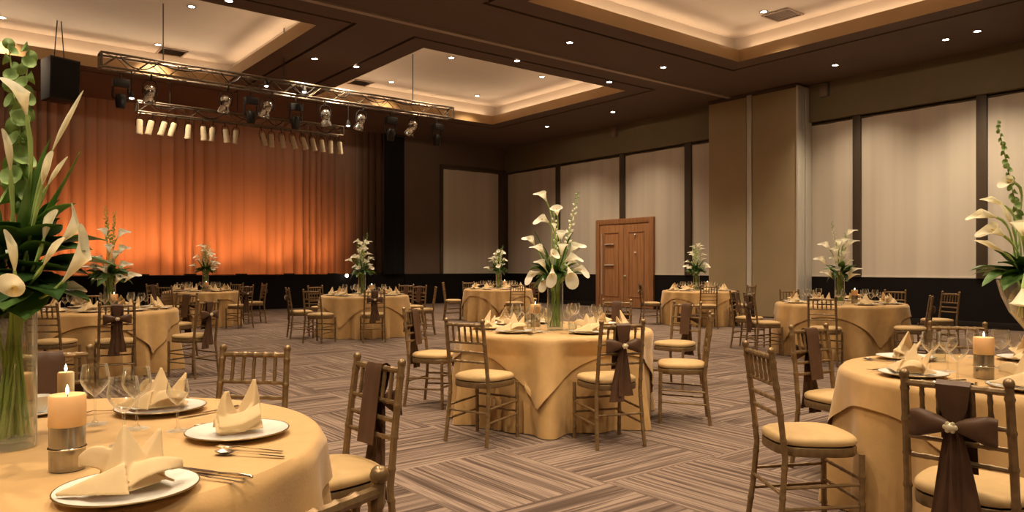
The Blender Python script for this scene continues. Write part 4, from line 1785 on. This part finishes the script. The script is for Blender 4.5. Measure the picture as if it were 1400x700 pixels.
class Bouquet:
    def __init__(s, base, label, group, seed, neck_r=.05, neck_z=.37, near=False, bottom=.03):
        s.t = empty('flower_arrangement', base, 0, label, 'flowers', group)
        s.base, s.r, s.near, s.nr, s.nz, s.bz = Vector(base), random.Random(seed), near, neck_r, neck_z, bottom

    def root(s):
        a, k = s.r.uniform(0, 2 * pi), s.r.uniform(.25, 1.0)
        return Vector((cos(a) * k * s.nr, sin(a) * k * s.nr, s.bz))

    def stem_pts(s, end, axis, n=9):
        b = s.root()
        e2 = Vector((end.x, end.y, 0))
        k = min(s.nr * .75, e2.length)
        nk = (e2.normalized() * k if e2.length > 1e-4 else Vector((0, 0, 0))) + Vector((0, 0, s.nz))
        low = [b.lerp(nk, i / 3) for i in range(3)]
        dist = (end - nk).length
        return low + bez(nk, nk + (nk - b).normalized() * dist * .35, end - Vector(axis).normalized() * dist * .35, end, n)

    def calla(s, pos, axis, L=.13, wid=.034, slim=0., up=None, m='petal', stem_r=.0042, stem=True):
        """pos: foot of the bloom relative to the base; axis: the way it opens"""
        axis = Vector(axis).normalized()
        up = up or Vector((pos.x, pos.y, -.4))
        mx = Matrix.Translation(pos) @ frame(axis, up)
        o = calla_mesh(L, wid, slim, 20 if s.near else 14, 12 if s.near else 8).xform(mx).build('calla_lily', M[m], s.t, angle=80)
        if slim < .4:
            MB().tube([mx @ Vector((0, 0, L * .1)), mx @ Vector((.002, 0, L * .35)), mx @ Vector((.004, 0, L * .58))], [.0035, .0055, .0025], 7).build('spadix', M['spadix'], o)
        if stem:
            MB().tube(s.stem_pts(pos, axis), [stem_r] * 10 + [stem_r * 1.25, stem_r * 1.7, wid * .17][-3:], 6).build('stem', M['stem'], o)

    def spike(s, end, axis, length, kind='bud', n=22, stem_r=.004, scale=1.):
        """upright flower spike; its top at end"""
        axis = Vector(axis).normalized()
        foot = end - axis * length
        pts = s.stem_pts(foot, axis)
        o = MB().tube(pts + [foot.lerp(end, .5), end], [stem_r] * len(pts) + [stem_r * .8, stem_r * .4], 6).build('flower_spike', M['stem'], s.t)
        side = axis.orthogonal().normalized()
        q, w = MB(), MB()
        for i in range(n):
            k = i / (n - 1)
            c = foot.lerp(end, k)
            a = i * 2.4
            dr = (Matrix.Rotation(a, 3, axis) @ side)
            sz = (1 - .62 * k)
            if kind == 'bell':
                d2 = (dr + axis * .35).normalized()
                R = (.022 * sz + .006) * scale
                t = MB().lathe([(.002, 0), (R * .55, R * .35), (R * .95, R * .8), (R * 1.25, R * 1.0), (R * .9, R * .78), (R * .4, R * .35), (0, R * .2)], 10)
                t.xform(Matrix.Translation(c) @ frame(d2, axis))
                q.add(t.v, t.f)
            else:
                d2 = (dr * .8 + axis * .8).normalized()
                ln = .036 * sz + .008
                t = MB().lathe([(0, 0), (ln * .26, ln * .3), (ln * .3, ln * .55), (ln * .16, ln * .85), (0, ln)], 7)
                t.xform(Matrix.Translation(c + dr * .006) @ frame(d2, axis))
                (w if (kind == 'white' and k < .8) else q).add(t.v, t.f)
        if q.v:
            q.build('bells' if kind == 'bell' else 'buds', M['bell'], o)
        if w.v:
            w.build('blossoms', M['petalw'], o)

    def leaf(s, pos, az, elev, L, wid, droop, m='leaf', roll=0., cup=.25):
        """pos: foot; az: heading in camera plan (0 = right, 90 = away); elev: degrees above level"""
        fx, fd = cos(rad(az)), sin(rad(az))
        g = Vector((CA * fd + SA * fx, SA * fd - CA * fx, 0))
        dirn = (g * cos(rad(elev)) + Vector((0, 0, sin(rad(elev))))).normalized()
        upv = Vector((0, 0, 1)) if abs(dirn.z) < .97 else -g
        z = (upv - dirn * upv.dot(dirn)).normalized()
        y = z.cross(dirn)
        mx = Matrix((dirn, y, z)).transposed().to_4x4()
        leaf_mesh(L, wid, droop, 10 if s.near else 7, cup, .006, s.r.uniform(0, 6)).xform(Matrix.Translation(pos) @ mx @ Matrix.Rotation(roll, 4, 'X')).build('leaf', M[m], s.t, angle=80)


def make_vase():
    t = empty('glass_vase', (0, 0, 0), 0, None, 'vase')
    MB().lathe([(0, 0), (.064, 0), (.0675, .004), (.0675, .398), (.0665, .40), (.0645, .398), (.0645, .026), (0, .024)], 40).build('cylinder', M['vase'], t)
    MB().lathe([(0, .002), (.060, .002), (.062, .012), (.060, .022), (0, .022)], 32).build('base', M['vase'], t)
    MB().lathe([(.0, .0265), (.063, .0265), (.063, .30), (0, .30)], 32).build('water', M['water'], t)
    return t


VASE = Proto(make_vase)
VG = 'cylindrical glass vases on the tables'


def rel(b, x, y, d):
    return PD(x, y, d) - b


def plan(az, up):
    """direction from camera-plan heading (0 = right, 90 = away from the camera) and rise in degrees"""
    fx, fd = cos(rad(az)), sin(rad(az))
    g = Vector((CA * fd + SA * fx, SA * fd - CA * fx, 0))
    return g * cos(rad(up)) + Vector((0, 0, sin(rad(up))))


def collar(bq, n, L, wid, z0=.415, seed=3, dark='leaf', r0=.045):
    r = random.Random(seed)
    for k in range(n):
        az = 360 * k / n + r.uniform(-18, 18)
        el = r.choice((-8, 12, 32, 50)) + r.uniform(-8, 8)
        g = plan(az, 0)
        bq.leaf(Vector((g.x * (r0 if el > 5 else .072), g.y * (r0 if el > 5 else .072), z0 + r.uniform(-.005, .07))), az, el, L * r.uniform(.75, 1.15), wid * r.uniform(.8, 1.2), r.uniform(.5, 1.3), dark if k % 4 else 'leafm', r.uniform(-.5, .5))


# candle table bouquet, bloom by bloom
D1 = 2.17
vb1 = W((14 - 700) / F_PX * D1, D1, TOPZ)
VASE.place(vb1, 0, 'clear cylinder vase of callas on the candle table', VG)
b1 = Bouquet(vb1, 'tall bouquet of large callas, bells and broad leaves on the candle table', 'white calla bouquets', 11, near=True)


def bloom(bq, b, x0, y0, x1, y1, d0, d1, wid, slim=0., m='petal', upx=None):
    """calla from its foot pixel to its tip pixel"""
    p, q = rel(b, x0, y0, d0), rel(b, x1, y1, d1)
    bq.calla(p, q - p, (q - p).length, wid, slim, upx, m)


bloom(b1, vb1, 72, 205, 112, 122, 2.1, 2.1, .013, .9)
bloom(b1, vb1, 36, 157, 24, 104, 2.08, 2.05, .027, .1, upx=plan(180, 0))
bloom(b1, vb1, 14, 232, 10, 176, 2.06, 2.03, .017, .6, upx=plan(180, 20))
bloom(b1, vb1, 58, 252, 68, 204, 2.08, 2.06, .018, .7)
bloom(b1, vb1, 66, 252, 90, 212, 2.14, 2.14, .012, .8)
bloom(b1, vb1, 60, 326, 70, 284, 2.1, 2.1, .02, .5)
bloom(b1, vb1, 82, 332, 119, 291, 2.1, 2.11, .027, .05, upx=plan(0, 60))
bloom(b1, vb1, 86, 385, 134, 320, 2.1, 2.11, .031, .05, upx=plan(0, 80))
bloom(b1, vb1, 60, 362, 84, 320, 2.05, 2.03, .016, .6)
bloom(b1, vb1, 20, 370, 15, 314, 2.0, 1.97, .02, .6, upx=plan(180, 0))
bloom(b1, vb1, 20, 392, 21, 396, 2.0, 1.90, .026, .0, upx=plan(180, 40))
bloom(b1, vb1, 78, 392, 117, 388, 2.16, 2.22, .022, .45)
bloom(b1, vb1, -20, 300, -34, 240, 2.1, 2.1, .03, .2)
bloom(b1, vb1, -30, 380, -60, 350, 2.1, 2.1, .036, .1)
b1.spike(rel(vb1, 40, 68, 2.15), plan(0, 84), .46, 'bell', 23)
b1.spike(rel(vb1, 12, 60, 2.3), plan(180, 84), .42, 'bell', 17)
for az, el, L, w, dr, zz, m in ((350, 25, .20, .055, .9, .45, 'leaf'), (20, 12, .24, .05, .7, .46, 'leaf'), (330, 0, .21, .06, .8, .42, 'leaf'), (300, -18, .17, .06, .6, .42, 'leafm'), (270, 5, .15, .055, .9, .44, 'leaf'),
                              (250, -25, .16, .055, .5, .42, 'leaf'), (215, 15, .17, .055, .9, .44, 'leaf'), (180, 30, .18, .05, .9, .46, 'leaf'), (340, 45, .18, .055, .9, .46, 'leaf'), (290, 40, .14, .05, .9, .48, 'leaf'), (315, -35, .17, .06, .4, .42, 'leafm'),
                              (280, -40, .17, .06, .4, .41, 'leaf'), (235, 45, .15, .05, .8, .48, 'leaf'), (0, -12, .19, .05, .5, .42, 'leaf'), (90, 20, .2, .055, .9, .44, 'leaf'), (130, 10, .2, .055, .9, .44, 'leaf'), (60, 30, .2, .05, .9, .44, 'leaf'), (10, 50, .17, .045, .6, .5, 'leafm')):
    g = plan(az, 0)
    b1.leaf(Vector((g.x * .04, g.y * .04, zz + .07 + .03 * (el > 20))), az, el + 8, L * 1.08, w * 1.45, dr, m, 0, .2)
    b1.leaf(Vector((g.x * .035, g.y * .035, zz + .10)), az + 17, el + 22, L * .95, w * 1.35, dr, 'leaf', 0, .2)
for az, el, L, w in ((200, 80, .50, .020), (340, 82, .50, .019), (10, 78, .48, .018), (270, 84, .46, .02), (180, 74, .42, .02), (320, 76, .40, .02), (240, 82, .42, .018), (90, 82, .5, .02)):
    g = plan(az, 0)
    b1.leaf(Vector((g.x * .03, g.y * .03, .42)), az, el, L, w, .25, 'leafm', 0, .6)

# central bouquet
D3 = 6.22
vb3 = W((759 - 700) / F_PX * D3, D3, TOPZ)
VASE.place(vb3, 0, 'clear cylinder vase showing green stems on the central table', VG)
b3 = Bouquet(vb3, 'tall white calla and gladiolus bouquet on the central table', 'white calla bouquets', 5, near=True)
for x0, y0, x1, y1, dd_, w in ((747, 275, 737, 257, 6.2, .038), (762, 294, 760, 277, 6.15, .045), (750, 304, 734, 294, 6.15, .04), (766, 330, 768, 309, 6.1, .042), (731, 335, 721, 319, 6.2, .034), (745, 348, 730, 329, 6.1, .036),
                              (767, 348, 770, 326, 6.05, .038), (752, 350, 762, 342, 6.0, .036), (780, 345, 792, 328, 6.2, .042), (772, 358, 792, 345, 6.1, .042), (746, 368, 736, 350, 6.1, .034), (738, 372, 718, 378, 6.15, .036),
                              (755, 366, 755, 386, 5.98, .036), (777, 366, 783, 386, 6.05, .046), (784, 368, 804, 368, 6.15, .036), (790, 362, 776, 352, 6.3, .036), (742, 380, 744, 392, 6.1, .03), (758, 318, 756, 300, 6.3, .03)):
    bloom(b3, vb3, x0, y0, x1, y1, dd_, dd_ - .10, w * 1.12, .0, 'petalw')
b3.spike(rel(vb3, 790, 264, 6.2), plan(0, 78), .46, 'white', 26)
b3.spike(rel(vb3, 756, 285, 6.3), plan(180, 84), .36, 'white', 16)
b3.spike(rel(vb3, 780, 300, 6.3), plan(0, 82), .40, 'bud', 16)
collar(b3, 34, .18, .044, .43, 4)
for k in range(9):
    az = 40 * k
    g = plan(az, 0)
    b3.leaf(Vector((g.x * .03, g.y * .03, .42)), az, 68 + 6 * (k % 3), .34 + .05 * (k % 3), .014, .4, 'leafm' if k % 2 else 'leaf', 0, .5)

# flared vase bouquet
D2 = 3.72
vb2 = W((1412 - 700) / F_PX * D2, D2, TOPZ)
t = empty('flared_vase', vb2, 0, 'footed glass vase with wide flared bowl beside the frame edge', 'vase')
prof = [(0, 0), (.085, 0), (.086, .004), (.03, .016), (.013, .04), (.012, .14), (.02, .19), (.055, .24), (.10, .30), (.135, .38), (.155, .46)]
MB().lathe(prof + [(r - .003, z + .003) for r, z in reversed(prof[6:])] + [(0, .2)], 40).build('bowl', M['vase'], t)
MB().lathe([(0, .205), (.05, .245), (.095, .305), (.12, .36), (0, .36)], 32).build('water', M['water'], t)
b2 = Bouquet(vb2, 'bouquet of arching callas cut off by the right frame edge', 'white calla bouquets', 21, .085, .44, True, .27)
for x0, y0, x1, y1, dd_, w, sl in ((1373, 281, 1342, 266, 3.7, .024, .5), (1362, 297, 1323, 288, 3.65, .036, .35), (1372, 322, 1343, 305, 3.65, .044, .1), (1372, 345, 1333, 323, 3.6, .022, .6), (1384, 310, 1370, 276, 3.7, .018, .7),
                                  (1398, 322, 1394, 293, 3.6, .044, .15), (1388, 250, 1371, 243, 3.75, .034, .2), (1398, 395, 1394, 428, 3.45, .046, .1), (1410, 330, 1425, 290, 3.7, .04, .1), (1430, 320, 1460, 300, 3.7, .04, .1)):
    bloom(b2, vb2, x0, y0, x1, y1, dd_, dd_ - .05, w, sl)
b2.spike(rel(vb2, 1364, 168, 3.75), Vector((0, 0, 1)) + plan(180, 0) * .22, .52, 'bell', 24, .004, .62)
b2.spike(rel(vb2, 1420, 180, 3.75), Vector((0, 0, 1)) + plan(0, 0) * .1, .5, 'bell', 20, .004, .62)
for az, el, L, w, dr in ((190, 10, .25, .06, .9), (170, 25, .24, .05, .8), (210, 0, .24, .065, .8), (235, -12, .22, .07, .9), (255, 15, .2, .06, .9), (200, 40, .2, .05, .9), (150, 20, .2, .05, .8), (280, 10, .2, .06, .9), (320, 20, .2, .06, .9), (0, 20, .22, .06, .9), (60, 20, .22, .06, .9), (110, 20, .22, .06, .9), (225, 50, .18, .05, .8), (180, 60, .18, .05, .7)):
    g = plan(az, 0)
    b2.leaf(Vector((g.x * .06, g.y * .06, .50)), az, el, L, w, dr, 'leafm' if az in (235, 190, 210) else 'leaf', 0, .3)

# table behind the candle table
D4 = 9.2
vb4 = W((150 - 700) / F_PX * D4, D4, TOPZ)
VASE.place(vb4, 0, 'clear cylinder vase on the table behind the candle table', VG)
b4 = Bouquet(vb4, 'calla bouquet with two slim green spikes before the orange curtain', 'white calla bouquets', 31)
for x, y, dx in ((149, 336, 0), (168, 316, 8), (168, 338, 7), (150, 358, 0), (134, 352, -8), (127, 364, -10), (170, 360, 9), (164, 378, 6), (181, 375, 10), (138, 381, -6), (142, 314, -3), (158, 345, 3), (142, 366, -3)):
    bloom(b4, vb4, x - dx, y + 10, x + dx * .6, y - 7, 9.15, 9.02, .055, .0, 'petalw')
b4.spike(rel(vb4, 143, 282, 9.2), plan(180, 82), .42, 'bud', 24, .006)
b4.spike(rel(vb4, 157, 290, 9.2), plan(0, 86), .40, 'bud', 24, .006)
collar(b4, 26, .22, .05, .415, 9)

# pillar-side table
D9 = 10.9
vb9 = W((1148 - 700) / F_PX * D9, D9, TOPZ)
VASE.place(vb9, 0, 'clear cylinder vase on the table beside the pillar', VG)
b9 = Bouquet(vb9, 'airy white bouquet with stray blooms on the table beside the pillar', 'white calla bouquets', 41)
for x, y, dx in ((1127, 333, -8), (1122, 353, -9), (1130, 371, -8), (1163, 315, 6), (1165, 329, 8), (1147, 329, 0), (1155, 327, 3), (1145, 367, -3), (1168, 367, 9), (1141, 352, -5), (1158, 356, 5), (1142, 340, -3), (1155, 345, 3), (1165, 375, 8), (1150, 352, 0)):
    bloom(b9, vb9, x - dx, y + 9, x + dx * .5, y - 6, 10.85, 10.72, .055, .0, 'petalw')
b9.spike(rel(vb9, 1137, 304, 10.9), plan(180, 78), .5, 'white', 24, .006)
b9.spike(rel(vb9, 1156, 320, 10.9), plan(0, 82), .4, 'white', 20, .006)
collar(b9, 26, .22, .05, .415, 10)


def far_bouquet(tab, x, d, seed, label, vlabel, top, n=16, spikes=5):
    vb = W((x - 700) / F_PX * d, d, TOPZ)
    VASE.place(vb, 0, vlabel, VG)
    bq = Bouquet(vb, label, 'white calla bouquets', seed)
    r = random.Random(seed)
    for i in range(n):
        k = i / n
        z = .46 + (top - .50) * k ** 1.2 + r.uniform(-.03, .03)
        w = .24 * (1 - .8 * k) * r.uniform(.45, 1.05)
        g = plan(r.uniform(0, 360), 0)
        ax = (g * .8 + plan(270, 0) * .4 + Vector((0, 0, r.uniform(.3, 1.2)))).normalized()
        bq.calla(Vector((g.x * w, g.y * w, z)), ax, .125, .046, .0, None, 'petalw')
    for i in range(spikes):
        g = plan(360 / spikes * i + r.uniform(-20, 20), 0)
        e = Vector((g.x * .10, g.y * .10, top + .06 - .06 * i))
        bq.spike(e, Vector((0, 0, 1)) + g * .15, .55, 'white', 26, .006)
    collar(bq, 24, .20, .055, .42, seed)
    for i in range(8):
        g = plan(45 * i, 0)
        bq.leaf(Vector((g.x * .03, g.y * .03, .42)), 45 * i, 70, .34, .02, .4, 'leafm' if i % 2 else 'leaf', 0, .5)


far_bouquet('T5', 281, 16.2, 51, 'small white bouquet farthest away before the orange curtain', 'clear cylinder vase on the farthest table by the curtain', 1.02)
far_bouquet('T6', 495, 13.9, 52, 'white bouquet before the right edge of the orange curtain', 'clear cylinder vase on the table by the black drape', 1.10, 20)
far_bouquet('T7', 682, 17.9, 53, 'small white bouquet standing before the corner mullion', 'clear cylinder vase on the table in the room corner', .98)
far_bouquet('T8', 952, 16.6, 54, 'small white bouquet between the wooden door and the pillar', 'clear cylinder vase on the table beside the wooden door', 1.08)

write_labels()
